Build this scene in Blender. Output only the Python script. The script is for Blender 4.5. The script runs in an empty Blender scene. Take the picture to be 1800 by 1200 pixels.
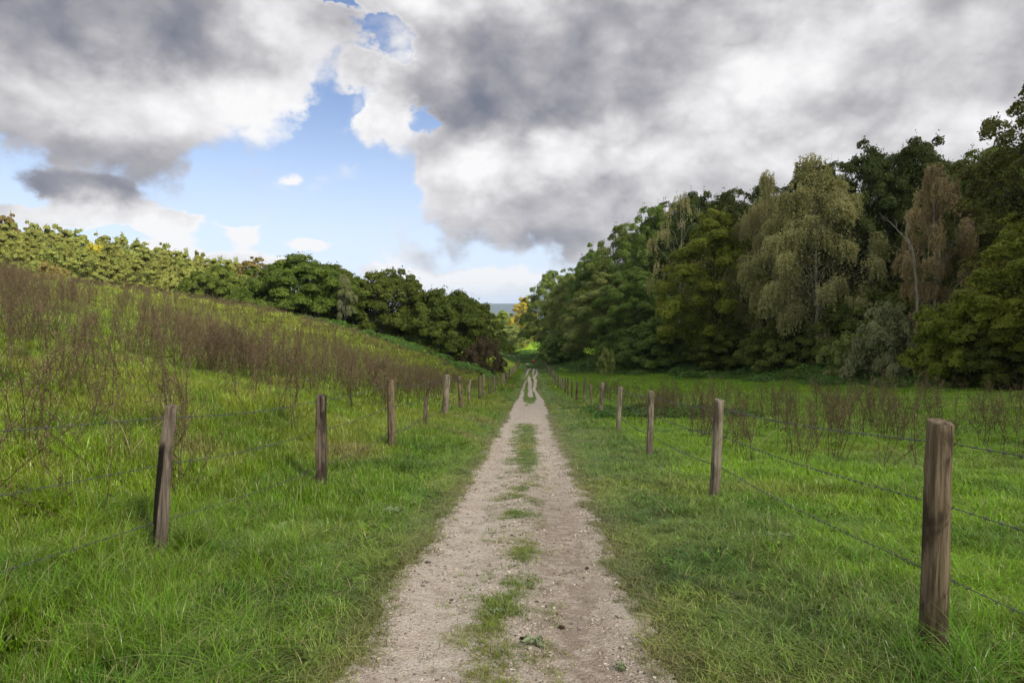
import bpy, math, random
import numpy as np
from math import radians, sin, cos, tan, pi, atan2, exp, sqrt
from mathutils import Vector, Matrix, noise as mnoise

SC = bpy.context.scene
HAZE = True
# ------------------------------------------------------------------ camera
cd = bpy.data.cameras.new("camera")
cam = bpy.data.objects.new("camera", cd)
SC.collection.objects.link(cam)
cd.sensor_width = 36.0
cd.lens = 25.0
cd.clip_start = 0.05
cd.clip_end = 40000
CAM_Z = 1.54
cam.location = (0, 0, CAM_Z)
cam.rotation_euler = (radians(90 - 2.98), 0, radians(1.6))
SC.camera = cam

# ------------------------------------------------------------------ colour management
SC.view_settings.view_transform = 'Standard'
SC.view_settings.look = 'None'
SC.view_settings.exposure = 0.66
SC.view_settings.gamma = 1.0
SC.view_settings.use_curve_mapping = False
SC.render.engine = 'CYCLES'
SC.cycles.max_bounces = 6
SC.cycles.diffuse_bounces = 2
SC.cycles.glossy_bounces = 2
SC.cycles.transmission_bounces = 4
SC.cycles.transparent_max_bounces = 8
SC.cycles.volume_bounces = 0
SC.cycles.use_denoising = True
SC.cycles.denoising_prefilter = 'ACCURATE'
SC.cycles.use_adaptive_sampling = True
SC.cycles.adaptive_threshold = 0.008

# ------------------------------------------------------------------ sun (behind, to the right of the camera)
SUN_EL, SUN_AZ = radians(36), radians(140)      # azimuth clockwise from +Y
sl = bpy.data.lights.new("sun", 'SUN')
sl.energy = 5.0
sl.angle = radians(6)
sl.color = (1.0, 0.93, 0.80)
sun = bpy.data.objects.new("sun", sl)
SC.collection.objects.link(sun)
sdir = Vector((sin(SUN_AZ) * cos(SUN_EL), cos(SUN_AZ) * cos(SUN_EL), sin(SUN_EL)))
sun.rotation_euler = sdir.to_track_quat('Z', 'Y').to_euler()

# ------------------------------------------------------------------ node helpers
class NT:
    def __init__(s, tree):
        s.t = tree
    def n(s, typ, **kw):
        nd = s.t.nodes.new(typ)
        for k, v in kw.items():
            setattr(nd, k, v)
        return nd
    def put(s, sock, v):
        if v is None:
            return
        if hasattr(v, 'is_output'):
            s.t.links.new(v, sock)
        else:
            if isinstance(v, (tuple, list)) and len(v) == 3 and getattr(sock, 'type', '') == 'RGBA':
                v = (*v, 1.0)
            sock.default_value = v
    def m(s, op, a, b=None, c=None, clamp=False):
        nd = s.n('ShaderNodeMath', operation=op)
        nd.use_clamp = clamp
        for i, v in enumerate((a, b, c)):
            if v is not None:
                s.put(nd.inputs[i], v)
        return nd.outputs[0]
    def vm(s, op, a, b=None, scale=None):
        nd = s.n('ShaderNodeVectorMath', operation=op)
        s.put(nd.inputs[0], a)
        if b is not None:
            s.put(nd.inputs[1], b)
        if scale is not None:
            s.put(nd.inputs['Scale'], scale)
        return nd.outputs['Value'] if op in ('DOT_PRODUCT', 'LENGTH') else nd.outputs[0]
    def rng(s, v, a, b, c=0.0, d=1.0, smooth=True):
        nd = s.n('ShaderNodeMapRange')
        if smooth:
            nd.interpolation_type = 'SMOOTHSTEP'
        s.put(nd.inputs[0], v)
        for i, q in enumerate((a, b, c, d)):
            s.put(nd.inputs[1 + i], q)
        return nd.outputs[0]
    def mix(s, f, a, b, mode='MIX'):
        nd = s.n('ShaderNodeMix', data_type='RGBA', blend_type=mode)
        s.put(nd.inputs[0], f)
        s.put(nd.inputs[6], a)
        s.put(nd.inputs[7], b)
        return nd.outputs[2]
    def noise(s, vec, scale, detail=4.0, rough=0.55, dist=0.0, color=False, lac=2.0):
        nd = s.n('ShaderNodeTexNoise')
        s.put(nd.inputs['Vector'], vec)
        nd.inputs['Scale'].default_value = scale
        nd.inputs['Detail'].default_value = detail
        nd.inputs['Roughness'].default_value = rough
        nd.inputs['Lacunarity'].default_value = lac
        nd.inputs['Distortion'].default_value = dist
        return nd.outputs['Color'] if color else nd.outputs['Fac']
    def ramp(s, f, stops, interp='LINEAR'):
        nd = s.n('ShaderNodeValToRGB')
        nd.color_ramp.interpolation = interp
        el = nd.color_ramp.elements
        while len(el) > 1:
            el.remove(el[0])
        el[0].position = stops[0][0]
        el[0].color = (*stops[0][1], 1)
        for p, c in stops[1:]:
            e = el.new(p)
            e.color = (*c, 1)
        s.put(nd.inputs[0], f)
        return nd.outputs[0]
    def mapping(s, vec, loc=(0, 0, 0), rot=(0, 0, 0), scale=(1, 1, 1), typ='POINT'):
        nd = s.n('ShaderNodeMapping', vector_type=typ)
        s.put(nd.inputs[0], vec)
        if typ != 'NORMAL' and typ != 'VECTOR':
            nd.inputs['Location'].default_value = loc
        nd.inputs['Rotation'].default_value = rot
        nd.inputs['Scale'].default_value = scale
        return nd.outputs[0]

# ------------------------------------------------------------------ sky: Nishita blue with a broken deck of cloud
def px_az(px):
    return math.atan((px - 935) / 1250.0)
def px_el(px, py):
    return math.atan((535 - py) / 1250.0 * cos(px_az(px)))

world = bpy.data.worlds.new("World")
SC.world = world
world.use_nodes = True
wt = world.node_tree
wt.nodes.clear()
W = NT(wt)
sky = W.n('ShaderNodeTexSky', sky_type='NISHITA')
sky.sun_disc = False
sky.sun_elevation = SUN_EL
sky.sun_rotation = SUN_AZ
sky.altitude = 100
sky.air_density = 1.0
sky.dust_density = 0.6
sky.ozone_density = 1.0
tc = W.n('ShaderNodeTexCoord').outputs['Generated']
sep = W.n('ShaderNodeSeparateXYZ')
wt.links.new(tc, sep.inputs[0])
X, Y, Z = sep.outputs
az = W.m('ARCTAN2', X, Y)
el = W.m('ARCSINE', Z)
comb = W.n('ShaderNodeCombineXYZ')
wt.links.new(az, comb.inputs[0]); wt.links.new(el, comb.inputs[1])
AE = comb.outputs[0]
# noise space: stretched towards the horizon so far clouds look flatter
nv = W.mapping(tc, scale=(1.0, 1.0, 1.35))
warp = W.vm('SUBTRACT', W.noise(nv, 3.6, 7, 0.58, color=True), (0.5, 0.5, 0.5))
warp2 = W.vm('SUBTRACT', W.noise(nv, 16.0, 5, 0.62, color=True), (0.5, 0.5, 0.5))
P1 = W.vm('ADD', AE, W.vm('SCALE', warp, scale=0.10))
P1 = W.vm('ADD', P1, W.vm('SCALE', warp2, scale=0.05))

def blobs(vec, lst):
    tot = None
    for (px, py, rx, ry, rot, w) in lst:
        mp = W.mapping(vec, loc=(px_az(px), px_el(px, py), 0), rot=(0, 0, radians(rot)),
                       scale=(rx / 1250.0, ry / 1250.0, 1.0), typ='TEXTURE')
        g = W.n('ShaderNodeTexGradient', gradient_type='SPHERICAL')
        wt.links.new(mp, g.inputs[0])
        gg = W.rng(g.outputs[1], 0.0, 1.0)
        tot = W.m('MULTIPLY_ADD', gg, w, tot if tot is not None else 0.0)
    return tot

# lower edge of the deck of cloud against azimuth (px of the photograph turned into sky angles)
def px_curve(vec_x, pts):
    fc = W.n('ShaderNodeFloatCurve')
    a0, a1 = px_az(-300), px_az(2300)
    put = [((px_az(px) - a0) / (a1 - a0), (px_el(px, py) + 0.1) / 0.6) for px, py in pts]
    cv = fc.mapping.curves[0]
    while len(cv.points) < len(put):
        cv.points.new(0.5, 0.5)
    for p, (x_, y_) in zip(cv.points, put):
        p.location = (x_, y_)
    fc.mapping.update()
    W.put(fc.inputs['Value'], W.rng(vec_x, a0, a1, 0.0, 1.0, smooth=False))
    return W.m('MULTIPLY_ADD', fc.outputs[0], 0.6, -0.1)
sp1 = W.n('ShaderNodeSeparateXYZ')
wt.links.new(P1, sp1.inputs[0])
edge_el = px_curve(sp1.outputs[0], [(-300, 250), (-60, 292), (60, 300), (120, 325), (230, 352), (310, 345), (350, 312), (450, 282), (530, 235), (575, 190), (610, 215),
                                    (650, 265), (700, 310), (735, 360), (760, 428), (800, 456), (840, 462), (880, 462), (940, 482), (1000, 520), (1100, 560), (1500, 570), (2300, 600)])
cover = W.m('MINIMUM', W.m('MULTIPLY', W.m('SUBTRACT', sp1.outputs[1], edge_el), 11.0), 1.0)
cover = W.m('MAXIMUM', cover, -0.5)
extra = blobs(P1, [
    (650, 235, 80, 50, 0, 0.5),
    (700, 485, 110, 56, 0, 1.5), (820, 500, 190, 40, 0, 1.3), (880, 520, 260, 34, 0, 1.0), (660, 460, 50, 44, 0, .6),
    (430, 414, 62, 30, 0, 1.4), (548, 417, 84, 22, 3, 1.3), (310, 415, 62, 36, 0, 1.3), (215, 400, 200, 20, 2, 1.2), (400, 392, 200, 10, 2, 0.7), (510, 307, 34, 22, 0, 1.0),
    (110, 378, 220, 26, 2, 1.5), (130, 335, 130, 46, -14, 1.3), (480, 470, 190, 30, 0, 1.3), (350, 445, 280, 22, 0, 1.1),
])
P2 = W.vm('ADD', P1, W.vm('SCALE', warp2, scale=0.05))
gap = blobs(P2, [(692, 94, 80, 62, 8, 1.25), (645, 70, 120, 50, 20, 0.50), (742, 222, 76, 40, 10, 1.15), (600, 6, 80, 24, -20, 0.95), (596, 205, 110, 34, 30, 0.70), (690, 160, 60, 70, 0, 0.55)])
n_fine = W.noise(nv, 24.0, 6, 0.62)
gapn = W.m('MULTIPLY_ADD', n_fine, 2.6, -0.25)
cover = W.m('SUBTRACT', W.m('ADD', cover, extra), W.m('MULTIPLY', gap, gapn))
# higher sky and everywhere outside the view: a broken deck too
hi = W.rng(el, 0.36, 0.62)
back = W.rng(Y, 0.35, 0.0)
deck = W.m('MULTIPLY', W.m('MAXIMUM', hi, back), 0.75)
def puffs(vec, scales):
    # rounded heads with creases between them
    t_ = None
    for sc_, w_ in scales:
        a_ = W.m('ABSOLUTE', W.m('MULTIPLY_ADD', W.noise(vec, sc_, 0, 0.5), 4.0, -2.0))
        t_ = W.m('MULTIPLY_ADD', a_, w_, t_ if t_ is not None else 0.0)
    return t_
vpf = W.vm('ADD', nv, W.vm('SCALE', warp2, scale=0.02))
pf = puffs(vpf, ((7.0, .50), (15.0, .28), (31.0, .15), (63.0, .08)))
n_big = W.noise(nv, 2.6, 5, 0.5)
n_med = W.noise(nv, 9.0, 7, 0.60)
D = W.m('ADD', W.m('MAXIMUM', cover, deck), W.m('MULTIPLY_ADD', n_med, 0.9, -0.45))
D = W.m('ADD', D, W.m('MULTIPLY_ADD', pf, 0.55, -0.28))
D = W.m('ADD', D, W.m('MULTIPLY_ADD', n_fine, 0.5, -0.25))
alpha = W.rng(D, -0.02, 0.45)

# brightness of the cloud: broad light and dark areas, plus billows lit from the upper right
tone = blobs(P1, [
    (60, -20, 560, 130, 0, -0.30), (290, 40, 280, 110, 0, -0.26), (120, 295, 460, 110, 3, -0.38), (230, 335, 260, 60, 5, -0.20), (-80, 250, 300, 160, 0, -0.12),
    (380, 185, 330, 90, -5, 0.22), (470, 215, 120, 80, 0, 0.16), (500, 60, 170, 110, 0, 0.24), (120, 190, 240, 50, 0, 0.10),
    (660, 220, 110, 70, 0, 0.22),
    (900, 130, 380, 150, -6, -0.34), (860, 205, 300, 56, 0, -0.26), (1050, 160, 380, 120, 14, -0.18), (760, 0, 160, 70, 0, 0.30), (1150, 40, 420, 90, 0, -0.10),
    (930, 300, 240, 70, 0, 0.34), (830, 330, 120, 60, 0, 0.22), (1180, 290, 220, 60, 14, 0.18), (1330, 120, 260, 130, 24, 0.18), (1560, 60, 130, 110, 0, 0.14),
    (900, 440, 330, 56, -6, -0.36), (790, 450, 120, 26, 0, -0.20), (1040, 400, 260, 70, 0, -0.18),
    (1650, 130, 420, 130, 10, -0.05), (1300, 200, 420, 120, 0, 0.05), (1640, 235, 300, 40, -8, 0.14),
    (690, 470, 110, 46, 0, 0.45), (800, 495, 160, 26, 0, 0.28), (430, 406, 60, 26, 0, 0.34), (550, 410, 80, 20, 0, 0.26), (110, 372, 240, 40, 0, 0.40), (310, 420, 300, 60, 0, 0.36), (510, 307, 50, 30, 0, .3), (545, 410, 130, 40, 0, .2), (850, 505, 280, 50, 0, .25),
    (140, 345, 120, 40, 0, 0.14),
])
vb = W.vm('ADD', nv, W.vm('SCALE', warp, scale=0.10))
def billow(off):
    return W.m('MULTIPLY_ADD', W.noise(W.mapping(vb, loc=off), 14.0, 4, 0.55), 0.45, W.noise(W.mapping(vb, loc=off), 5.0, 3, 0.50))
b0 = billow((0, 0, 0))
rel = W.m('SUBTRACT', b0, billow((-0.012, 0.0, -0.035)))
shade = W.m('MULTIPLY_ADD', rel, 0.85, W.m('MULTIPLY', tone, 0.95))
shade = W.m('ADD', shade, W.m('MULTIPLY_ADD', n_big, 0.42, -0.21))
shade = W.m('ADD', shade, W.m('MULTIPLY_ADD', n_med, 0.26, -0.13))
shade = W.m('ADD', shade, W.m('MULTIPLY_ADD', n_fine, 0.16, -0.08))
shade = W.m('ADD', shade, W.m('MULTIPLY_ADD', pf, 0.36, -0.15))
shade = W.m('ADD', shade, 0.675)
# thin edges pass more light
edge = W.rng(D, 0.25, 0.75, 0.12, 0.0)
shade = W.m('ADD', shade, edge)
ccol = W.ramp(shade, [(0.0, (0.120, 0.129, 0.165)), (0.22, (0.175, 0.178, 0.207)), (0.42, (0.260, 0.255, 0.274)),
                      (0.62, (0.380, 0.371, 0.383)), (0.82, (0.515, 0.508, 0.518)), (1.0, (0.62, 0.615, 0.62))])
skyc = W.vm('SCALE', sky.outputs[0], scale=0.078)
# veil of haze whitening the blue low down
veil = W.rng(el, 0.30, 0.02, 0.0, 0.70)
skyc = W.mix(1.0, skyc, (0.98, 0.96, 1.10), 'MULTIPLY')
skyc = W.mix(veil, skyc, (0.50, 0.58, 0.73))
out = W.mix(alpha, skyc, ccol)
low = W.rng(el, 0.035, 0.0, 0.0, 0.45)
out = W.mix(low, out, (0.48, 0.54, 0.62))
bg = W.n('ShaderNodeBackground')
wt.links.new(out, bg.inputs[0])
bg.inputs[1].default_value = 1.0
wo = W.n('ShaderNodeOutputWorld')
wt.links.new(bg.outputs[0], wo.inputs[0])
world.cycles.sampling_method = 'MANUAL'
world.cycles.sample_map_resolution = 512

# ------------------------------------------------------------------ geometry helpers
RS = np.random.RandomState
def at(px, py, depth):
    """point of the place seen at a photograph pixel (1800 wide) at a given depth from the camera"""
    a, b = radians(1.6), radians(-2.98)
    r = np.array([cos(a), sin(a), 0.0])
    f = np.array([-sin(a) * cos(b), cos(a) * cos(b), sin(b)])
    u = np.cross(r, f)
    return np.array([0, 0, CAM_Z]) + depth * (f + r * (px - 900) / 1250.0 + u * (600 - py) / 1250.0)

def hash2(ix, iy, seed):
    h = (ix * 374761393 + iy * 668265263 + seed * 974711) & 0xFFFFFFFF
    h = ((h ^ (h >> 13)) * 1274126177) & 0xFFFFFFFF
    return ((h ^ (h >> 16)) & 0xFFFF) / 65535.0
def vnoise(x, y, seed=0):
    x = np.asarray(x, float); y = np.asarray(y, float)
    ix = np.floor(x).astype(np.int64); iy = np.floor(y).astype(np.int64)
    fx = x - ix; fy = y - iy
    fx = fx * fx * (3 - 2 * fx); fy = fy * fy * (3 - 2 * fy)
    a = hash2(ix, iy, seed); b = hash2(ix + 1, iy, seed)
    c = hash2(ix, iy + 1, seed); d = hash2(ix + 1, iy + 1, seed)
    return (a * (1 - fx) + b * fx) * (1 - fy) + (c * (1 - fx) + d * fx) * fy
def fbm(x, y, seed=0, octv=4):
    s, amp, tot = 0.0, 1.0, 0.0
    for k in range(octv):
        s = s + amp * vnoise(np.asarray(x) * 2 ** k + 17.3 * k, np.asarray(y) * 2 ** k - 9.1 * k, seed + k)
        tot += amp
        amp *= 0.5
    return s / tot
def sstep(a, b, x):
    t = np.clip((np.asarray(x, float) - a) / (b - a), 0, 1)
    return t * t * (3 - 2 * t)

# ------------------------------------------------------------------ the lie of the land
_py = [-400, -60, 0, 4, 9.3, 45, 58, 70, 84, 100, 125, 150, 200, 300, 500, 900, 1500, 3000, 9000]
_pz = [10, 5, 0, -.465, -1.0, -4.56, -5.75, -6.76, -7.75, -8.86, -10.3, -11.66, -13.9, -17.6, -27, -40, -52, -62, -64]
_sy = [-60, 0, 12, 22, 35, 45, 58, 80, 120, 200, 400, 800]
_ss = [.20, .17, .20, .225, .25, .29, .33, .32, .24, .2, .12, 0.0]
def cline(y):
    y = np.asarray(y, float)
    d = np.clip(y - 150, 0, 90)
    return -0.0016 * d * d - 0.1 * np.clip(y - 240, 0, None) * (y < 1200)
def G(x, y, micro=True):
    x = np.asarray(x, float); y = np.asarray(y, float)
    P = (np.interp(y - 1, _py, _pz) + np.interp(y + 1, _py, _pz) + np.interp(y, _py, _pz)) / 3
    xr = x - cline(y)
    u = np.clip(-(xr + 2.3), 0, None)
    S = (np.interp(y - 3, _sy, _ss) + np.interp(y + 3, _sy, _ss)) / 2
    a = S * u * sstep(-0.2, 3.5, u) + 0.05 * sstep(0, 1.0, u)
    a = a + 0.26 * sstep(0.9, 2.5, -xr) * sstep(9, 15, y) - 0.07 * sstep(1.5, 3, -xr) * sstep(9, 6, y)
    T = 7.4
    rise = -np.log(np.exp(-a * 1.3) + np.exp(-T * 1.3)) / 1.3 + 1e-4
    rise = rise + 0.06 * np.clip(u - 45, 0, 160)
    v = np.clip(xr - 3.0, 0, None)
    r2 = (0.022 + 0.035 * sstep(40, 100, y)) * np.clip(v, 0, 60) + 0.10 * np.clip(v - 34, 0, 80) * sstep(250, 120, y)
    fade = sstep(900, 350, y)
    z = P + (rise + r2) * fade
    z = z + (fbm(x / 9.0, y / 9.0, 5, 3) - 0.5) * 0.35 * sstep(1.2, 6, np.abs(xr)) * fade
    # low swells in the track
    z = z + 0.10 * np.sin(y / 6.5) * sstep(48, 70, y) * sstep(170, 120, y)
    if micro:
        off = sstep(1.2, 1.8, np.abs(xr + 0.15))
        z = z + (fbm(x / 0.55, y / 0.55, 11, 3) - 0.5) * 0.10 * off * sstep(60, 20, y)
        # wheel ruts and low middle of the track
        k = sstep(60, 30, y)
        z = z - k * 0.025 * (np.exp(-((xr + 0.60) / 0.24) ** 2) + np.exp(-((xr - 0.33) / 0.24) ** 2))
        z = z + k * 0.010 * (fbm(x / 0.13, y / 0.13, 31, 3) - 0.5) * (1 - off)
    return z
G0 = float(G(0.0, 0.0))
cam.location.z = CAM_Z + G0

# bare track: where gravel shows
_tracks = [
    [(36, -.70, .62), (41, -.72, .55), (48, -.76, .34), (58, -.80, .26), (72, -.92, .22), (84, -.74, .18), (88, -.62, .10)],
    [(49, -.06, .10), (51, -.08, .38), (62, -.15, .34), (72, -.17, .36), (88, -.28, .40), (104, -.43, .34), (108, -.43, .1)],
    [(36, .30, .62), (44, .50, .55), (48, .50, .34), (58, .33, .24), (72, .23, .30), (88, .50, .34), (100, .24, .36), (120, .95, .46), (136, 1.0, .36), (140, 1.2, .2)],
    [(106, -1.1, .20), (112, -1.0, .30), (130, -.60, .46), (140, -.10, .40), (152, -.30, .36), (156, -.4, .1)],
    [(112, .15, .10), (116, .20, .26), (134, .40, .34), (152, .0, .6), (165, -.6, .7), (180, -.6, .8), (230, -.4, .9)],
]
_patch = [  # grass tufts growing in the middle of the track: x, y, half width, half length, strength
    (-.27, 3.35, .15, .42, 1), (-.28, 4.15, .13, .28, .9), (-.20, 4.75, .16, .36, .55), (-.12, 5.25, .12, .25, .5), (-.08, 6.3, .10, .5, .4),
    (-.18, 7.9, .13, .35, .55), (-.22, 9.2, .13, .40, .8), (-.10, 13.6, .15, 2.4, .9), (-.11, 17.0, .15, 3.2, .95), (-.10, 20.0, .11, 2.0, .8), (-.12, 40.5, .24, 5.0, 1.3),
]
def bare(x, y, patches=True):
    x = np.asarray(x, float); y = np.asarray(y, float)
    xr = x - cline(y)
    j = (fbm(x / 0.35, y / 0.45, 41, 4) - 0.5)
    n = (fbm(x / 0.12, y / 0.14, 47, 3) - 0.5)
    e = j * 0.30 + n * 0.10
    main = np.minimum(xr + 0.97 + e, 0.69 - xr + e) / 0.10
    main = np.where(y > 42, -1, main)
    gr = np.full(np.shape(main), -1.0)
    for (cx, cy, rx, ry, st) in _patch:
        q = 1 - np.sqrt(((xr - cx) / rx) ** 2 + ((y - cy) / ry) ** 2) + (j + n) * 1.3 - (1 - min(st, 1)) * 0.35
        gr = np.maximum(gr, q * 3)
    if patches:
        main = np.minimum(main, -gr + 0.3)
    for tr in _tracks:
        a = np.array(tr)
        c = np.interp(y, a[:, 0], a[:, 1]) + (.035 * np.sin(y * .33 + a[0, 1] * 5)) * sstep(46, 60, y); w = np.interp(y, a[:, 0], a[:, 2])
        s = (w / 2 - np.abs(xr - c) + e * 0.35) / 0.08
        s = np.where((y < a[0, 0]) | (y > a[-1, 0]), -1, s)
        main = np.maximum(main, s)
    return main          # > 0 is bare

# colour of the turf and of the soil under it, by place
def turf(x, y):
    x = np.asarray(x, float); y = np.asarray(y, float)
    xr = x - cline(y)
    past = np.array([.200, .380, .005]); left = np.array([.195, .315, .014]); verge_r = np.array([.150, .255, .034]); verge_l = np.array([.140, .262, .012])
    dry = np.array([.29, .24, .095]); dark = np.array([.045, .150, .010]); yel = np.array([.27, .32, .035])
    def lerp(a, b, t):
        t = np.asarray(t)[..., None]
        return a * (1 - t) + b * t
    c = lerp(verge_l, verge_r, sstep(-0.3, 0.3, xr))
    c = lerp(c, past, sstep(2.0, 3.0, xr + (fbm(x / .8, y / .8, 3, 3) - .5) * 2.0))
    c = lerp(c, left, sstep(-3.0, -4.5, xr))
    n1 = fbm(x / 3.2, y / 3.2, 61, 4); n2 = fbm(x / 0.7, y / 0.7, 71, 3)
    c = lerp(c, yel, sstep(.50, .75, n1) * (.5 + .3 * sstep(3, -3, xr)))
    c = lerp(c, dark, sstep(.52, .78, n2) * .55)
    d = sstep(.58, .80, fbm(x / 1.6 + 9, y / 2.4, 81, 4)) * (0.22 + 0.4 * sstep(2.5, -2.0, xr))
    # worn, drier turf next to the gravel
    d = np.maximum(d, 0.36 * sstep(0.55, 0.05, np.minimum(np.abs(xr + 0.93), np.abs(xr - 0.64))) )
    c = lerp(c, dry, d)
    hill = sstep(20, 45, y) * sstep(-4, -12, xr)
    c = lerp(c, yel, hill * 0.6)
    return c

# ------------------------------------------------------------------ mesh helpers
class MB:
    def __init__(s):
        s.v, s.q, s.t, s.n, s.aq, s.at_ = [], [], [], 0, [], []
    def add(s, v, q=None, t=None, a=0.5):
        v = np.asarray(v, float)
        if q is not None and len(q):
            q = np.asarray(q, np.int64) + s.n
            s.q.append(q); s.aq.append(np.broadcast_to(np.asarray(a, float), (len(q),)) if np.ndim(a) == 0 or len(np.atleast_1d(a)) == len(q) else np.full(len(q), .5))
        if t is not None and len(t):
            t = np.asarray(t, np.int64) + s.n
            s.t.append(t); s.at_.append(np.broadcast_to(np.asarray(a, float), (len(t),)) if np.ndim(a) == 0 or len(np.atleast_1d(a)) == len(t) else np.full(len(t), .5))
        s.v.append(v); s.n += len(v)
    def tube(s, pts, rad, sides=6, cap=False, a=0.5, ell=None):
        pts = np.asarray(pts, float); n = len(pts)
        rad = np.broadcast_to(np.asarray(rad, float), (n,))
        tg = np.gradient(pts, axis=0)
        tg /= np.linalg.norm(tg, axis=1)[:, None] + 1e-9
        ref = np.array([1.0, 0, 0]) if abs(tg[0][2]) > .8 else np.array([0, 0, 1.0])
        u = np.cross(tg, ref); u /= np.linalg.norm(u, axis=1)[:, None] + 1e-9
        w = np.cross(tg, u)
        an = np.linspace(0, 2 * pi, sides, endpoint=False)
        ring = pts[:, None, :] + rad[:, None, None] * (np.cos(an)[None, :, None] * u[:, None, :] + np.sin(an)[None, :, None] * w[:, None, :])
        v = ring.reshape(-1, 3)
        i = np.arange(n - 1)[:, None] * sides; j = np.arange(sides)[None, :]; k = (j + 1) % sides
        q = np.stack([i + j, i + k, i + k + sides, i + j + sides], -1).reshape(-1, 4)
        s.add(v, q, a=a)
        if cap:
            for e, base in ((0, 0), (n - 1, (n - 1) * sides)):
                vv = np.vstack([ring[e], pts[e][None]])
                t = [[m_, (m_ + 1) % sides, sides] for m_ in range(sides)]
                if e == 0:
                    t = [[b_, a_, c_] for a_, b_, c_ in t]
                s.add(vv, t=t, a=a)
    def box(s, c, size, rot=0.0, a=0.5):
        x, y, z = np.array(size) / 2
        v = np.array([[-x, -y, -z], [x, -y, -z], [x, y, -z], [-x, y, -z], [-x, -y, z], [x, -y, z], [x, y, z], [-x, y, z]])
        cr, sr = cos(rot), sin(rot)
        v = np.stack([v[:, 0] * cr - v[:, 1] * sr, v[:, 0] * sr + v[:, 1] * cr, v[:, 2]], -1) + np.array(c)
        s.add(v, [[0, 3, 2, 1], [4, 5, 6, 7], [0, 1, 5, 4], [1, 2, 6, 5], [2, 3, 7, 6], [3, 0, 4, 7]], a=a)
    def mesh(s, name, mat=None, smooth=False):
        v = np.vstack(s.v)
        q = np.vstack(s.q) if s.q else np.zeros((0, 4), np.int64)
        t = np.vstack(s.t) if s.t else np.zeros((0, 3), np.int64)
        at_ = np.concatenate((s.aq + s.at_)) if (s.aq or s.at_) else None
        return mk_mesh(name, v, q, t, mat, smooth, {'rnd': at_})

def mk_mesh(name, v, q, t=None, mat=None, smooth=False, fattr=None, vattr=None):
    t = np.zeros((0, 3), np.int64) if t is None else t
    me = bpy.data.meshes.new(name)
    me.vertices.add(len(v))
    me.vertices.foreach_set('co', np.asarray(v, np.float32).ravel())
    nl = len(q) * 4 + len(t) * 3
    me.loops.add(nl)
    me.loops.foreach_set('vertex_index', np.concatenate([np.asarray(q).ravel(), np.asarray(t).ravel()]).astype(np.int32))
    me.polygons.add(len(q) + len(t))
    st = np.concatenate([np.arange(len(q)) * 4, len(q) * 4 + np.arange(len(t)) * 3]).astype(np.int32)
    me.polygons.foreach_set('loop_start', st)
    if smooth:
        me.polygons.foreach_set('use_smooth', np.ones(len(q) + len(t), bool))
    me.update(calc_edges=True)
    for k, a in (fattr or {}).items():
        if a is not None:
            at_ = me.attributes.new(k, 'FLOAT', 'FACE')
            at_.data.foreach_set('value', np.asarray(a, np.float32))
    for k, a in (vattr or {}).items():
        if a.ndim == 2:
            at_ = me.attributes.new(k, 'FLOAT_VECTOR', 'POINT')
            at_.data.foreach_set('vector', np.asarray(a, np.float32).ravel())
        else:
            at_ = me.attributes.new(k, 'FLOAT', 'POINT')
            at_.data.foreach_set('value', np.asarray(a, np.float32))
    if mat:
        me.materials.append(mat)
    return me

def tag(o, label=None, cat=None, group=None, kind=None):
    for k, val in (('label', label), ('category', cat), ('group', group), ('kind', kind)):
        if val:
            o[k] = val
    return o
def link(name, me, parent=None, loc=None, rot=None, scale=None):
    o = bpy.data.objects.new(name, me)
    SC.collection.objects.link(o)
    if parent:
        o.parent = parent
    if loc is not None:
        o.location = loc
    if rot is not None:
        o.rotation_euler = rot
    if scale is not None:
        o.scale = scale
    return o
def copy_tree(o, parent=None):
    c = o.copy()
    SC.collection.objects.link(c)
    c.parent = parent
    for ch in list(o.children):
        copy_tree(ch, c)
    return c

# ------------------------------------------------------------------ materials
def new_mat(name):
    m = bpy.data.materials.new(name)
    m.use_nodes = True
    t = m.node_tree
    t.nodes.clear()
    N = NT(t)
    o = N.n('ShaderNodeOutputMaterial')
    return m, N, o
def pbsdf(N, col, rough=0.8, spec=0.3, normal=None):
    b = N.n('ShaderNodeBsdfPrincipled')
    N.put(b.inputs['Base Color'], col)
    N.put(b.inputs['Roughness'], rough)
    N.put(b.inputs['Specular IOR Level'], spec)
    if normal is not None:
        N.put(b.inputs['Normal'], normal)
    return b.outputs[0]
def bump(N, h, strength=0.5, dist=0.05):
    b = N.n('ShaderNodeBump')
    N.put(b.inputs['Height'], h)
    b.inputs['Strength'].default_value = strength
    b.inputs['Distance'].default_value = dist
    return b.outputs[0]
def attr(N, name, kind='GEOMETRY', out='Fac'):
    a = N.n('ShaderNodeAttribute', attribute_name=name, attribute_type=kind)
    return a.outputs[out]
def wpos(N):
    return N.n('ShaderNodeNewGeometry').outputs['Position']

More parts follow.
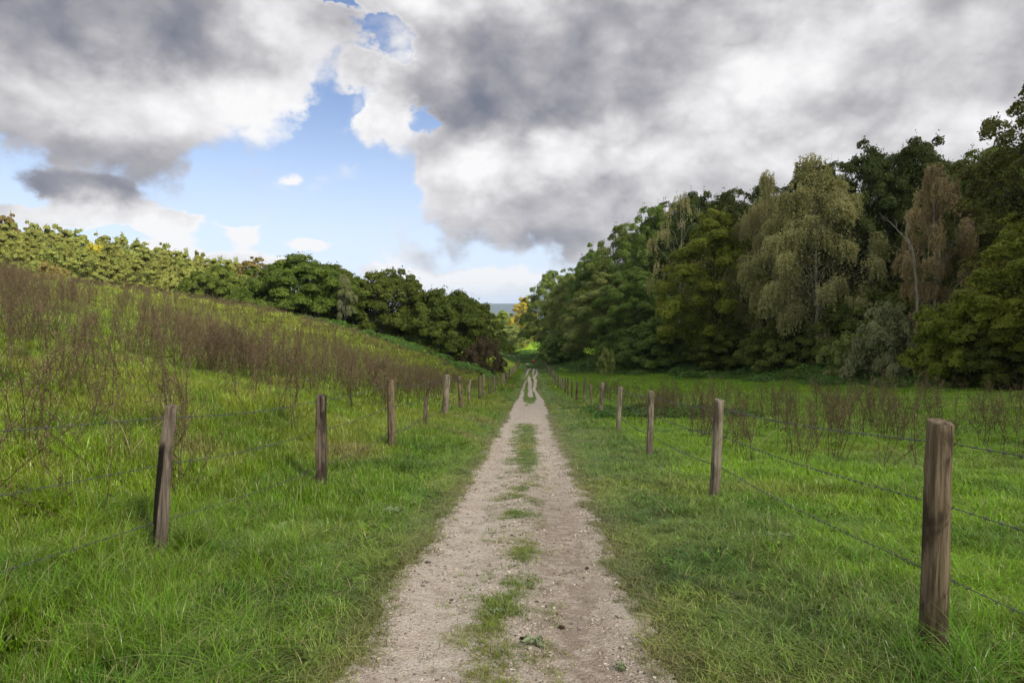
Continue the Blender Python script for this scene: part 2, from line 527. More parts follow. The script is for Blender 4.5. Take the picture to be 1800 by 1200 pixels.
def leaf_mat(name, cols, transl=0.28, rough=0.55, spec=0.22, objvar=0.25):
    """foliage: colour by leaf, by branch-sized patches and by tree, with light coming through"""
    m, N, o = new_mat(name)
    r = attr(N, 'rnd')
    pn = N.noise(wpos(N), 0.55, 3, 0.6)
    f = N.m('MULTIPLY_ADD', pn, 0.9, N.m('MULTIPLY_ADD', r, 0.55, -0.27))
    c = N.ramp(f, [(k / max(1, len(cols) - 1), c_) for k, c_ in enumerate(cols)])
    if objvar:
        oi = N.n('ShaderNodeObjectInfo').outputs['Random']
        hsv = N.n('ShaderNodeHueSaturation')
        N.put(hsv.inputs['Hue'], N.m('MULTIPLY_ADD', oi, 0.03, 0.485))
        N.put(hsv.inputs['Value'], N.m('MULTIPLY_ADD', oi, objvar, 1 - objvar / 2))
        N.put(hsv.inputs['Color'], c)
        c = hsv.outputs[0]
    b = pbsdf(N, c, rough, spec)
    tr = N.n('ShaderNodeBsdfTranslucent')
    N.put(tr.inputs[0], N.mix(1.0, c, (1.15, 1.1, 0.6), 'MULTIPLY'))
    mx = N.n('ShaderNodeMixShader')
    mx.inputs[0].default_value = transl
    N.put(mx.inputs[1], b); N.put(mx.inputs[2], tr.outputs[0])
    N.put(o.inputs[0], mx.outputs[0])
    return m

def grass_mat():
    m, N, o = new_mat('grass_blades')
    g = attr(N, 'gcol', 'INSTANCER', 'Vector')
    r = attr(N, 'rnd')
    hsv = N.n('ShaderNodeHueSaturation')
    N.put(hsv.inputs['Hue'], N.m('MULTIPLY_ADD', r, 0.035, 0.482))
    N.put(hsv.inputs['Value'], N.m('MULTIPLY_ADD', r, 1.25, 0.42))
    N.put(hsv.inputs['Color'], g)
    dry = N.m('GREATER_THAN', r, 0.88)
    c = N.mix(N.m('MULTIPLY', dry, 0.75), hsv.outputs[0], (0.42, 0.35, 0.17))
    b = pbsdf(N, c, 0.33, 0.38)
    tr = N.n('ShaderNodeBsdfTranslucent')
    N.put(tr.inputs[0], c)
    mx = N.n('ShaderNodeMixShader')
    mx.inputs[0].default_value = 0.22
    N.put(mx.inputs[1], b); N.put(mx.inputs[2], tr.outputs[0])
    N.put(o.inputs[0], mx.outputs[0])
    return m

def ground_mat():
    m, N, o = new_mat('turf_soil')
    g = attr(N, 'gcol', 'GEOMETRY', 'Vector')
    p = wpos(N)
    n1 = N.noise(p, 30, 5, 0.7); n2 = N.noise(p, 2.2, 5, 0.6)
    sp = N.n('ShaderNodeSeparateXYZ'); N.put(sp.inputs[0], p)
    far = N.rng(sp.outputs[1], 14, 60)
    soil = N.mix(N.rng(n1, .35, .65), (0.026, 0.024, 0.010), (0.055, 0.052, 0.018))
    gg = N.mix(1.0, g, N.ramp(n1, [(0.3, (.55, .55, .55)), (0.7, (1.25, 1.25, 1.25))]), 'MULTIPLY')
    c = N.mix(N.m('MULTIPLY_ADD', far, 0.70, 0.20), soil, gg)
    # far country: woods and fields
    ff = N.rng(sp.outputs[1], 420, 700)
    fn = N.noise(N.mapping(p, scale=(0.004, 0.0016, 0.004)), 1.0, 6, 0.7)
    c = N.mix(ff, c, N.ramp(fn, [(.40, (.022, .040, .014)), (.55, (.04, .062, .02)), (.66, (.16, .17, .06))]))
    nb = N.m('ADD', n1, N.m('MULTIPLY', n2, 1.5))
    N.put(o.inputs[0], pbsdf(N, c, 0.95, 0.1, bump(N, nb, 0.6, 0.06)))
    return m

def path_mat():
    m, N, o = new_mat('gravel_track')
    p = wpos(N)
    n1 = N.noise(p, 2.6, 5, 0.6); n2 = N.noise(p, 55, 4, 0.7); n3 = N.noise(p, 9, 5, 0.6)
    vo = N.n('ShaderNodeTexVoronoi'); N.put(vo.inputs['Vector'], p); vo.inputs['Scale'].default_value = 70
    vo2 = N.n('ShaderNodeTexVoronoi'); N.put(vo2.inputs['Vector'], p); vo2.inputs['Scale'].default_value = 36
    base = N.ramp(N.m('MULTIPLY_ADD', n3, 0.6, N.m('MULTIPLY', n1, 0.4)),
                  [(0.28, (.29, .225, .17)), (0.42, (.43, .36, .29)), (0.55, (.57, .50, .42)), (.70, (.64, .58, .51))])
    spc = N.n('ShaderNodeSeparateColor'); N.put(spc.inputs[0], vo.outputs['Color'])
    st = N.ramp(spc.outputs[0], [(0, (.17, .145, .125)), (0.35, (.36, .30, .24)), (.75, (.55, .49, .42)), (1, (.72, .68, .62))])
    c = N.mix(N.m('MULTIPLY', N.rng(n2, .42, .62), 0.65), base, st)
    sp = N.n('ShaderNodeSeparateXYZ'); N.put(sp.inputs[0], p)
    # damp, trodden earth in the right-hand rut close by
    wet = N.m('MULTIPLY', N.rng(N.m('ABSOLUTE', N.m('SUBTRACT', sp.outputs[0], 0.26)), 0.42, 0.12), N.rng(sp.outputs[1], 13, 7))
    wet = N.m('MULTIPLY', wet, N.rng(n3, .36, .58))
    c = N.mix(N.m('MULTIPLY', wet, 0.60), c, (.16, .105, .07))
    hh = N.m('ADD', N.m('MULTIPLY', vo.outputs['Distance'], -0.7), N.m('ADD', N.m('MULTIPLY', vo2.outputs['Distance'], -0.6), N.m('ADD', n2, N.m('MULTIPLY', n3, 1.5))))
    N.put(o.inputs[0], pbsdf(N, c, 0.9, 0.2, bump(N, hh, 0.8, 0.018)))
    return m

def stone_mat():
    m, N, o = new_mat('loose_stone')
    r = attr(N, 'tone', 'INSTANCER', 'Fac')
    n = N.noise(wpos(N), 120, 3, 0.6)
    c = N.ramp(N.m('MULTIPLY_ADD', n, 0.2, N.m('SUBTRACT', r, 0.1)), [(0, (.07, .06, .055)), (.22, (.22, .18, .15)), (.5, (.40, .34, .27)), (.8, (.50, .44, .37)), (1, (.64, .60, .54))])
    N.put(o.inputs[0], pbsdf(N, c, 0.75, 0.3))
    return m

def wood_mat(name, cols, stain=0.6, grain=1.0, dark_edge=None):
    m, N, o = new_mat(name)
    tcn = N.n('ShaderNodeTexCoord').outputs['Object']
    oi = N.n('ShaderNodeObjectInfo').outputs['Random']
    v = N.vm('ADD', tcn, N.vm('SCALE', (3.1, 5.7, 2.3), scale=N.m('MULTIPLY', oi, 9.0)))
    g = N.noise(N.mapping(v, scale=(38, 38, 2.2)), 1.0, 6, 0.65, 0.4)
    g2 = N.noise(N.mapping(v, scale=(110, 110, 5)), 1.0, 4, 0.6)
    blot = N.noise(N.mapping(v, scale=(6, 6, 2.4)), 1.0, 4, 0.6)
    c = N.ramp(N.m('MULTIPLY_ADD', g, 0.75, N.m('MULTIPLY', g2, 0.25)), [(0.30, cols[0]), (0.48, cols[1]), (0.66, cols[2])])
    sp = N.n('ShaderNodeSeparateXYZ'); N.put(sp.inputs[0], tcn)
    low = N.rng(sp.outputs[2], 0.55, 0.0)
    dk = N.m('MAXIMUM', N.rng(blot, .47, .60), N.m('MULTIPLY', low, 0.8))
    c = N.mix(N.m('MULTIPLY', dk, stain), c, cols[3])
    crack = N.rng(N.noise(N.mapping(v, scale=(22, 22, 0.9)), 1.0, 3, 0.5), .33, .27)
    c = N.mix(N.m('MULTIPLY', crack, 0.85), c, (.018, .014, .011))
    if dark_edge:     # near-black edge coloured down one side of the post
        xe = N.m('SUBTRACT', sp.outputs[0], N.m('MULTIPLY', sp.outputs[2], dark_edge))
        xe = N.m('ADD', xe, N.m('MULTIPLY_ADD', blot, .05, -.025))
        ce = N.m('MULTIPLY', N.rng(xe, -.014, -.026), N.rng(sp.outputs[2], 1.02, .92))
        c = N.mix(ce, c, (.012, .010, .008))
    h = N.m('ADD', N.m('MULTIPLY', g, 1.0 * grain), N.m('ADD', N.m('MULTIPLY', g2, 0.4), N.m('MULTIPLY', crack, -1.5)))
    N.put(o.inputs[0], pbsdf(N, c, 0.85, 0.2, bump(N, h, 0.9, 0.02)))
    return m

def plain_mat(name, col, rough=0.7, spec=0.3, var=0.25, scale=8.0):
    m, N, o = new_mat(name)
    n = N.noise(N.n('ShaderNodeTexCoord').outputs['Object'], scale, 4, 0.6)
    a = tuple(c * (1 - var) for c in col); b = tuple(min(1, c * (1 + var)) for c in col)
    N.put(o.inputs[0], pbsdf(N, N.ramp(n, [(0.3, a), (0.7, b)]), rough, spec))
    return m

M = {}
M['turf'] = ground_mat()
M['path'] = path_mat()
M['grass'] = grass_mat()
M['stone'] = stone_mat()
M['bark'] = wood_mat('dark_bark', [(.035, .030, .022), (.075, .065, .050), (.13, .115, .09), (.03, .035, .02)], .5)
M['birchbark'] = wood_mat('birch_bark', [(.16, .15, .13), (.36, .34, .31), (.55, .53, .50), (.07, .06, .05)], .6)
M['deadwood'] = wood_mat('bleached_wood', [(.16, .145, .12), (.26, .24, .20), (.36, .33, .29), (.10, .09, .07)], .4)
M['wood_grey'] = wood_mat('weathered_wood_grey', [(.11, .09, .065), (.25, .21, .158), (.42, .37, .295), (.070, .053, .036)], .66)
M['wood_brown'] = wood_mat('weathered_wood_brown', [(.075, .055, .034), (.165, .125, .080), (.31, .250, .170), (.040, .029, .018)], .80)
M['wood_dark'] = wood_mat('weathered_wood_dark', [(.050, .038, .028), (.125, .098, .072), (.24, .195, .150), (.024, .018, .013)], .80)
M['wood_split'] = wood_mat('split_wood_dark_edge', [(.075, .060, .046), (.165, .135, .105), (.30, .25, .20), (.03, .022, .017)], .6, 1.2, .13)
M['wire'] = plain_mat('galvanised_wire', (.085, .088, .09), 0.6, 0.3)
M['staple'] = plain_mat('rusty_staple', (.10, .06, .04), 0.6, 0.4)

# ------------------------------------------------------------------ ground sheet out to the horizon
def span(a, b, near, n):
    t = np.linspace(-1, 1, n)
    k = 9.5
    s = np.sinh(t * k) / np.sinh(k)
    return np.where(s < 0, -s * a, s * b)
gx = np.unique(np.concatenate([span(-9000, 9000, 1, 300), np.arange(-12, 12, 0.20), np.arange(-60, 60, 1.0)]))
gy = np.unique(np.concatenate([np.arange(-8, 16, 0.20), np.arange(16, 60, .5), np.arange(60, 200, 1.5), 200 * np.exp(np.linspace(0, np.log(46), 90)), np.linspace(-400, -8, 20)]))
XX, YY = np.meshgrid(gx, gy)
ZZ = G(XX, YY)
v = np.stack([XX.ravel(), YY.ravel(), ZZ.ravel()], -1)
nx, ny = len(gx), len(gy)
i, j = np.meshgrid(np.arange(nx - 1), np.arange(ny - 1))
q = np.stack([j * nx + i, j * nx + i + 1, (j + 1) * nx + i + 1, (j + 1) * nx + i], -1).reshape(-1, 4)
ground = link('ground', mk_mesh('ground', v, q, None, M['turf'], True, None, {'gcol': turf(XX, YY).reshape(-1, 3)}))
tag(ground, kind='structure')

# the gravel track: its own sheet a few millimetres proud, cut to the ragged edge of the turf
px_ = np.concatenate([np.arange(-1.7, 1.7, 0.018)])
py_ = np.concatenate([np.arange(-1, 9, 0.025), np.arange(9, 45, 0.10), np.arange(45, 235, 0.5)])
XX, YY = np.meshgrid(px_, py_)
XW = XX + cline(YY)
ZZ = G(XW, YY) + 0.006 + 0.02 * sstep(40, 60, YY)
B = bare(XW, YY, False)
ZZ = ZZ + 0.018 * np.clip(-B, -0, 0)
v = np.stack([XW.ravel(), YY.ravel(), ZZ.ravel()], -1)
nx, ny = len(px_), len(py_)
i, j = np.meshgrid(np.arange(nx - 1), np.arange(ny - 1))
q = np.stack([j * nx + i, j * nx + i + 1, (j + 1) * nx + i + 1, (j + 1) * nx + i], -1).reshape(-1, 4)
bb = B.ravel()[q].max(1)
q = q[bb > 0]
used = np.unique(q); mp = np.full(len(v), -1); mp[used] = np.arange(len(used))
tag(link('path', mk_mesh('path', v[used], mp[q], None, M['path'], True)), kind='structure')

# low blue ridge on the horizon
ang = np.linspace(-0.9, 0.9, 300)
rows = []
for k, (dist, hf) in enumerate(((5600, 0), (6300, .7), (7000, 1.0), (7800, .9), (8600, 0))):
    hgt = hf * (55 + 34 * fbm(ang * 5 + 3, np.full(300, .3), 5, 4)) 
    rows.append(np.stack([np.sin(ang) * dist, np.cos(ang) * dist, -66 + hgt], -1))
v = np.vstack(rows)
i, j = np.meshgrid(np.arange(299), np.arange(4))
q = np.stack([j * 300 + i, j * 300 + i + 1, (j + 1) * 300 + i + 1, (j + 1) * 300 + i], -1).reshape(-1, 4)
M['hills'] = plain_mat('wooded_ridge', (.030, .042, .022), 0.95, 0.1, 0.4, 0.01)
tag(link('hills', mk_mesh('hills', v, q, None, M['hills'], True)), kind='structure')

# ------------------------------------------------------------------ fences
def post_mesh(name, H, r, lean, seed, kind, mat):
    """round or split chestnut-type post; origin at ground level, sunk 0.3 m; lean = shift of the top (x, y)"""
    rs = RS(seed)
    zz = np.concatenate([[-0.3], np.linspace(0, H, 26)])
    S = 56
    an = np.linspace(0, 2 * pi, S, endpoint=False)
    ph = rs.rand(6) * 6.28
    rings = []
    for z in zz:
        t = max(z, 0) / H
        if kind == 'split':
            base = 0.80 + 0.24 * np.cos(2 * (an - ph[0])) + 0.10 * np.cos(3 * (an - ph[1])) + 0.06 * np.cos(5 * an + ph[2])
            base -= 0.30 * np.exp(-((np.angle(np.exp(1j * (an - ph[3] - t * .5)))) / 0.30) ** 2) * (0.4 + 0.6 * sin(3 * t + ph[4]) ** 2)
        elif kind == 'square':
            base = 0.95 / np.maximum(np.abs(np.cos(an)), np.abs(np.sin(an))) * 0.92
            base = np.minimum(base, 1.12) - 0.22 * np.exp(-((np.angle(np.exp(1j * (an + 1.4)))) / 0.22) ** 2)
        else:
            base = 1.0 + 0.035 * np.cos(2 * an + ph[0]) + 0.03 * np.cos(3 * an + ph[1] + t)
        wob = 1 + 0.035 * np.sin(t * 7 + ph[5]) * (kind != 'round') + 0.014 * np.sin(an * 9 + ph[2] + 2 * t) + 0.010 * rs.randn(S)
        rr = r * .90 * base * wob * (1.07 - 0.11 * t) * (1 - 0.045 * np.clip(np.sin(an * 7 + ph[1] + 1.2 * np.sin(t * 3 + ph[0])), .55, 1) ** 3 - 0.05 * np.exp(-((np.angle(np.exp(1j * (an - ph[4] - .4 * t)))) / 0.10) ** 2))
        if kind == 'split':
            rr = rr * (1 + 0.18 * np.exp(-((t - .35) / .14) ** 2) * np.clip(np.cos(an - pi), 0, 1))
        cx = lean[0] * t + (0.018 * sin(t * 5 + ph[3]) if kind == 'split' else 0.004 * sin(t * 6))
        cy = lean[1] * t
        ztop = z + (0.012 * np.cos(an + ph[4]) + (0.010 * rs.randn(S) if kind == 'split' else 0) if z == zz[-1] else 0)
        rings.append(np.stack([cx + rr * np.cos(an), cy + rr * np.sin(an), ztop + 0 * an], -1))
    # knots
    rings = np.array(rings)
    for k in range(4 if kind != 'square' else 2):
        ka, kz, kr = rs.rand() * 6.28, rs.uniform(.15, .85) * H, rs.uniform(.10, .2)
        d = np.exp(-((np.angle(np.exp(1j * (an - ka))))[None, :] / 0.30) ** 2 - ((zz[:, None] - kz) / 0.035) ** 2)
        ctr = rings.mean(1)[:, None, :]
        rings = rings + (rings - ctr) * (d * kr)[..., None]
    # chamfer of the sawn top
    top = rings[-1]
    c = top.mean(0)
    ch = c + (top - c) * 0.93
    ch[:, 2] += 0.006
    rings = np.concatenate([rings, ch[None]], 0)
    n = len(rings)
    i = np.arange(n - 1)[:, None] * S; j = np.arange(S)[None, :]; k = (j + 1) % S
    q = np.stack([i + j, i + k, i + k + S, i + j + S], -1).reshape(-1, 4)
    v = np.vstack([rings.reshape(-1, 3), ch.mean(0)[None]])
    t = np.array([[(n - 1) * S + a_, (n - 1) * S + (a_ + 1) % S, n * S] for a_ in range(S)])
    me = mk_mesh(name, v, q, t, mat, False)
    me.polygons.foreach_set('use_smooth', np.array([True] * (len(q) - S) + [False] * (S + len(t))))
    return me

def fence(name, label, posts, side, wires_h, group, near_barbs=26):
    """posts: (x, y, H, r, lean, kind, material, label); side: +1 if the wire runs on the +x face"""
    root = link(name, None, loc=(posts[0][0], posts[0][1], float(G(posts[0][0], posts[0][1]))))
    tag(root, label, 'fence', group)
    R = np.array(root.location)
    tops = []
    shared = {}
    for n, (x, y, H, r, lean, kind, mat, lab) in enumerate(posts):
        z = float(G(x, y))
        if lab:
            me = post_mesh('post', H, r, lean, 100 + n, kind, M[mat])
            sc = (1, 1, 1)
        else:
            key = (kind, mat, n % 4)
            if key not in shared:
                shared[key] = post_mesh('post', 1.3, 0.075, (0, 0), 300 + 7 * n, kind, M[mat])
            me = shared[key]
            sc = (r / .075, r / .075, H / 1.3)
        o = link('post', me, root, Vector((x, y, z)) - root.location)
        o.scale = sc
        if not lab:
            o.rotation_euler = (-lean[1] / H, lean[0] / H, (n * 1.7) % 6.28)
        else:
            o['label'] = lab
        tops.append((x, y, z, H, r, lean))
        if y < 24:
            for wh in wires_h:
                t_ = min(wh / H, .96)
                sb = MB()
                sb.tube(np.array([[0, -.012, .014], [side * .012, -.012, .014], [side * .012, .012, -.014], [0, .012, -.014]]), .0022, 5)
                link('staple', sb.mesh('staple', M['staple'], True), root, Vector((x + lean[0] * t_ + side * r * .93, y + lean[1] * t_, z + wh)) - root.location)
    for wi, wh in enumerate(wires_h):
        b = MB(); bb = MB(); rs = RS(50 + wi + (side > 0) * 10)
        for k in range(len(tops) - 1):
            ends = []
            for (x, y, z, H, r, lean) in (tops[k], tops[k + 1]):
                t = min(wh / H, .96)
                ends.append(np.array([x + lean[0] * t + side * (r * 1.0), y + lean[1] * t, z + min(wh, H - .05)]))
            L = np.linalg.norm(ends[1] - ends[0])
            d = 0.5 * (ends[0][1] + ends[1][1])
            m_ = 14 if d < 30 else 5
            t = np.linspace(0, 1, m_)[:, None]
            pts = ends[0] * (1 - t) + ends[1] * t
            pts[:, 2] -= 0.035 * np.sin(t[:, 0] * pi) * (1 + .5 * rs.rand())
            b.tube(pts, 0.0027 if d < 30 else 0.004, 5)
            if d < near_barbs:
                nb = int(L / 0.11)
                for q_ in range(nb):
                    tt = (q_ + .5) / nb
                    p = ends[0] * (1 - tt) + ends[1] * tt
                    p[2] -= 0.035 * sin(tt * pi) * 1.2
                    for s_ in range(2):
                        dv = rs.randn(3); dv[1] *= .4; dv /= np.linalg.norm(dv)
                        bb.tube(np.array([p - dv * .019, p, p + dv * .019]), np.array([.0012, .0042, .0012]), 4)
        w = link('wire', b.mesh('wire', M['wire'], True), root, -root.location)
        if bb.n:
            link('barbs', bb.mesh('barbs', M['wire'], False), w)
    return root

rs = RS(4)
LP = [  # x, y, height, radius, lean of the top, kind, material, label
    (-3.75, 1.2, 1.30, .075, (.02, 0), 'round', 'wood_grey', None),
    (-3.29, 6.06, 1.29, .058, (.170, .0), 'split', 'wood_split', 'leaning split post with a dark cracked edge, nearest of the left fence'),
    (-2.90, 9.60, 1.28, .082, (.025, .0), 'square', 'wood_dark', 'thick squared dark post, second of the left fence'),
    (-2.58, 12.9, 1.29, .078, (.005, .0), 'round', 'wood_brown', 'straight round brown post, third of the left fence'),
    (-2.67, 17.5, 1.17, .055, (.13, .0), 'split', 'wood_dark', 'thin crooked dark post with a knobbly top'),
    (-2.65, 21.4, 1.29, .100, (.10, .0), 'round', 'wood_grey', 'thick pale grey post leaning slightly beside yellow flowers'),
    (-2.56, 25.6, 1.31, .078, (.08, .0), 'round', 'wood_brown', None),
    (-2.69, 30.0, 1.15, .062, (.10, .0), 'split', 'wood_grey', None),
]
y = 34.8
while y < 232:
    cx = float(cline(y))
    LP.append((cx - 2.64 + rs.uniform(-.08, .08), y, rs.uniform(1.14, 1.38), rs.uniform(.062, .082), (rs.uniform(-.05, .08), 0), ['round', 'split', 'round'][rs.randint(3)], ['wood_grey', 'wood_brown', 'wood_grey'][rs.randint(3)], None))
    y += 4.4 if y < 130 else 5.5
fence('barbed_wire_fence', 'barbed wire fence on old wooden posts between the track and the weedy hillside', LP, -1, (1.20, 0.78, 0.27), 'stock fences along the track')
RP = [
    (2.55, -1.0, 1.32, .08, (.0, 0), 'round', 'wood_grey', None),
    (2.28, 4.02, 1.31, .078, (.012, .0), 'round', 'wood_brown', 'thick round post with a flat sawn top and knots, nearest of the right fence'),
    (2.40, 9.30, 1.31, .074, (.05, .0), 'round', 'wood_grey', 'round post with dark nicks halfway up, second of the right fence'),
    (2.30, 13.9, 1.30, .070, (.04, .0), 'round', 'wood_grey', 'slim grey post, third of the right fence'),
    (2.38, 19.6, 1.29, .066, (.07, .0), 'round', 'wood_grey', 'slightly leaning grey post, fourth of the right fence'),
    (2.50, 26.0, 1.31, .075, (.10, .0), 'round', 'wood_grey', 'leaning grey post beside a dark nettle patch'),
]
y = 31.5
k = 0
while y < 232:
    cx = float(cline(y))
    RP.append((cx + 2.66 + rs.uniform(-.06, .06), y, 1.52 if k == 1 else rs.uniform(1.18, 1.36), rs.uniform(.058, .078), (rs.uniform(-.03, .08), 0), ['round', 'round', 'split'][rs.randint(3)], ['wood_grey', 'wood_grey', 'wood_brown'][rs.randint(3)], None))
    y += 4.9 if y < 130 else 5.5
    k += 1
fence('barbed_wire_fence', 'barbed wire fence on round grey posts between the track and the green pasture', RP, 1, (1.19, 0.83, 0.42), 'stock fences along the track')

# low stakes of an old fence along the foot of the wood
SP = []
for px, d in ((1105, 104), (1138, 101), (1150, 99), (1162, 97), (1234, 88), (1310, 82), (1345, 78), (1395, 74), (1440, 70), (1560, 62), (1700, 54)):
    p = at(px, 600, d)
    SP.append((p[0] - 1.6, p[1] - 2.6, rs.uniform(1.0, 1.25), .055, (0, 0), 'round', 'wood_grey', None))
fence('stake_fence', 'low fence of small pale stakes half hidden in brambles at the foot of the wood', SP, 1, (0.95,), None, 0)

# ------------------------------------------------------------------ foliage
def leaf_quads(P, Nrm, L, Wd, rs, droop=0.3):
    """diamond leaves at P facing Nrm; returns vertices and quads"""
    n = len(P)
    Nrm = Nrm / (np.linalg.norm(Nrm, axis=1)[:, None] + 1e-9)
    r = rs.randn(n, 3); r[:, 2] -= droop * 2
    a = r - (r * Nrm).sum(1)[:, None] * Nrm
    a /= np.linalg.norm(a, axis=1)[:, None] + 1e-9
    b = np.cross(Nrm, a)
    L = np.broadcast_to(L, (n,))[:, None]; Wd = np.broadcast_to(Wd, (n,))[:, None]
    v = np.stack([P - a * L * .5, P + b * Wd * .5 - Nrm * L * .08, P + a * L * .5, P - b * Wd * .5 - Nrm * L * .08], 1).reshape(-1, 3)
    return v, np.arange(n * 4).reshape(-1, 4)

def sph(rs, n):
    d = rs.randn(n, 3)
    return d / np.linalg.norm(d, axis=1)[:, None]

def envelope(shape, t):
    if shape == 'oak':
        return np.clip(np.sin(pi * np.clip(t, 0, 1) ** 0.85 * .93 + .12), 0.15, 1) ** 0.75
    if shape == 'birch':
        return np.clip(1.0 - np.abs(t - .38) / (.38 + .30 * (t > .38)), 0.10, 1) ** 0.65
    if shape == 'cone':
        return np.clip(1.05 - t, 0.05, 1) ** 0.55
    if shape == 'bush':
        return np.sqrt(np.clip(1 - (t * 0.97) ** 2.3, 0.02, 1)) * (0.80 + .2 * np.clip(t / .3, 0, 1))
    return np.sqrt(np.clip(1 - (2 * t - 1) ** 2, .05, 1))

def tree_parts(seed, H, R, t0, shape, nclump, nleaf, leaf, rc=(.16, .26), strands=False, flat=.88, stems=1, trunk_r=.25, fill=.12, ragged=1.0):
    rs = RS(seed)
    tr = MB()
    z0 = t0 * H
    Ht = H - z0
    # trunks
    bases = []
    for s in range(stems):
        lean = rs.randn(2) * (.05 * H if stems == 1 else .18 * R)
        zz = np.linspace(-.3, H * (.90 if stems == 1 else .6), 12)
        tt = zz / H
        wob = np.cumsum(rs.randn(12, 2) * .012 * H, axis=0) * .5
        pts = np.stack([lean[0] * tt ** 1.4 + wob[:, 0], lean[1] * tt ** 1.4 + wob[:, 1], zz], -1)
        pts[:2, :2] = pts[0, :2] + (rs.randn(2) * .1 * (stems > 1) * R)[None] * 0
        rad = trunk_r * (1 - .88 * np.clip(tt, 0, 1)) / sqrt(stems)
        rad[0] *= 1.5
        tr.tube(pts, rad, 8)
        bases.append(pts)
    # clumps
    C, RC = [], []
    ga = 2.39996
    for k in range(nclump):
        t = (k + rs.rand()) / nclump
        t = t ** (0.9)
        if shape == 'bush':
            t = 1 - (1 - t) ** 1.0
        Rt = envelope(shape, t) * R
        f = rs.uniform(.50, 1.0) ** .7
        if t > .85:
            f *= rs.rand() ** .4
        an = k * ga + rs.uniform(-.5, .5)
        jit = 1 + (rs.rand() - .5) * .30 * ragged
        c = np.array([cos(an) * Rt * f * jit, sin(an) * Rt * f * jit, z0 + t * Ht * .94 + rs.uniform(-.09, .06) * Ht * min(ragged, 1.2)])
        c[:2] += bases[k % stems][min(11, int(t * 11)), :2] * .6
        r = rs.uniform(*rc) * R * (1 - .35 * t)
        C.append(c); RC.append(r)
    C = np.array(C); RC = np.array(RC)
    # limbs
    for k in range(nclump):
        b = bases[k % stems]
        c = C[k]
        hz = max(.12 * H, c[2] - (.20 + .35 * rs.rand()) * np.hypot(c[0], c[1]) - .1 * H)
        hz = min(hz, b[-1, 2])
        s = np.array([np.interp(hz, b[:, 2], b[:, 0]), np.interp(hz, b[:, 2], b[:, 1]), hz])
        tt = np.linspace(0, 1, 6)[:, None]
        mid = s * (1 - tt) + c * tt
        mid[:, 2] += np.sin(tt[:, 0] * pi) * .08 * np.linalg.norm(c - s)
        mid[1:-1] += rs.randn(4, 3) * .03 * R
        d = trunk_r * (.17 if strands else .26) * (1 - .5 * c[2] / H)
        tr.tube(mid, np.linspace(d, .015 + d * .15, 6), 5)
    # leaves
    Ps, Ns, Cl = [], [], []
    w = (RC / RC.mean()) ** 2
    cnt = (nleaf * w / w.sum()).astype(int)
    for k in range(nclump):
        n = cnt[k]
        d = sph(rs, n)
        d[:, 2] = np.where(d[:, 2] < -.35, -d[:, 2], d[:, 2])
        out = C[k] * np.array([1, 1, 0]); out = out / (np.linalg.norm(out) + 1e-6)
        flip = (d @ out) < -.45
        d[flip] -= 2 * (d[flip] @ out)[:, None] * out
        # sub-clumps give a billowy outline
        sub = sph(rs, 9); lump = np.max(d @ sub.T, axis=1)
        rad = RC[k] * (0.62 + 0.50 * np.clip(lump, 0, 1) ** 4) * (1 - .35 * rs.rand(n) ** 2.2)
        p = C[k] + d * rad[:, None] * np.array([1.1, 1.1, flat])
        if strands:
            m_ = n // 14 + 1
            idx = rs.randint(0, n, m_)
            st = p[idx]
            ln = rs.uniform(.35, 1.5, m_) * (H / 18)
            sway = rs.randn(m_, 2) * .10
            kk = rs.rand(n); who = rs.randint(0, m_, n)
            p2 = st[who].copy()
            p2[:, 2] -= kk * ln[who]
            p2[:, :2] += sway[who] * (kk ** 1.5)[:, None] * ln[who][:, None] + out[:2] * (0.10 * np.sin(kk * 1.8))[:, None] + rs.randn(n, 2) * .035
            p = p2
        Ps.append(p)
        Ns.append(d * 1.0 + rs.randn(n, 3) * .46 + np.array([0, 0, .30]))
        Cl.append(np.clip(.5 + rs.randn() * .16 + rs.randn(n) * .17, 0, 1))
    if fill:
        n = int(nleaf * fill)
        t = rs.rand(n); an = rs.rand(n) * 6.28; f = np.sqrt(rs.rand(n)) * .78
        Rt = envelope(shape, t) * R * f
        p = np.stack([np.cos(an) * Rt, np.sin(an) * Rt, z0 + t * Ht * .92], -1)
        Ps.append(p); Ns.append(rs.randn(n, 3)); Cl.append(np.clip(.4 + rs.randn(n) * .15, 0, 1))
    # loose sprays breaking the outline
    n = int(nleaf * .03 * ragged)
    k = rs.randint(0, nclump, n); d = sph(rs, n); d[:, 2] = np.abs(d[:, 2])
    g = (k * 7 + rs.randint(0, 5, n))
    dd = sph(RS(seed + 1), int(g.max()) + 1); dd[:, 2] = np.abs(dd[:, 2]) * 1.2
    p = C[k] + dd[g] * (RC[k] * rs.uniform(.85, 1.14, n))[:, None] + rs.randn(n, 3) * leaf * .5
    Ps.append(p); Ns.append(rs.randn(n, 3) + d); Cl.append(np.full(n, .55))
    P = np.vstack(Ps); N_ = np.vstack(Ns); cl = np.concatenate(Cl)
    keep = P[:, 2] > .05
    P, N_, cl = P[keep], N_[keep], cl[keep]
    s = leaf * rs.uniform(.7, 1.3, len(P))
    v, q = leaf_quads(P, N_, s, s * (.45 if strands else .72), rs, .8 if strands else .3)
    crown = mk_mesh('crown', v, q, None, None, False, {'rnd': cl})
    return tr.mesh('trunk', None, True), crown

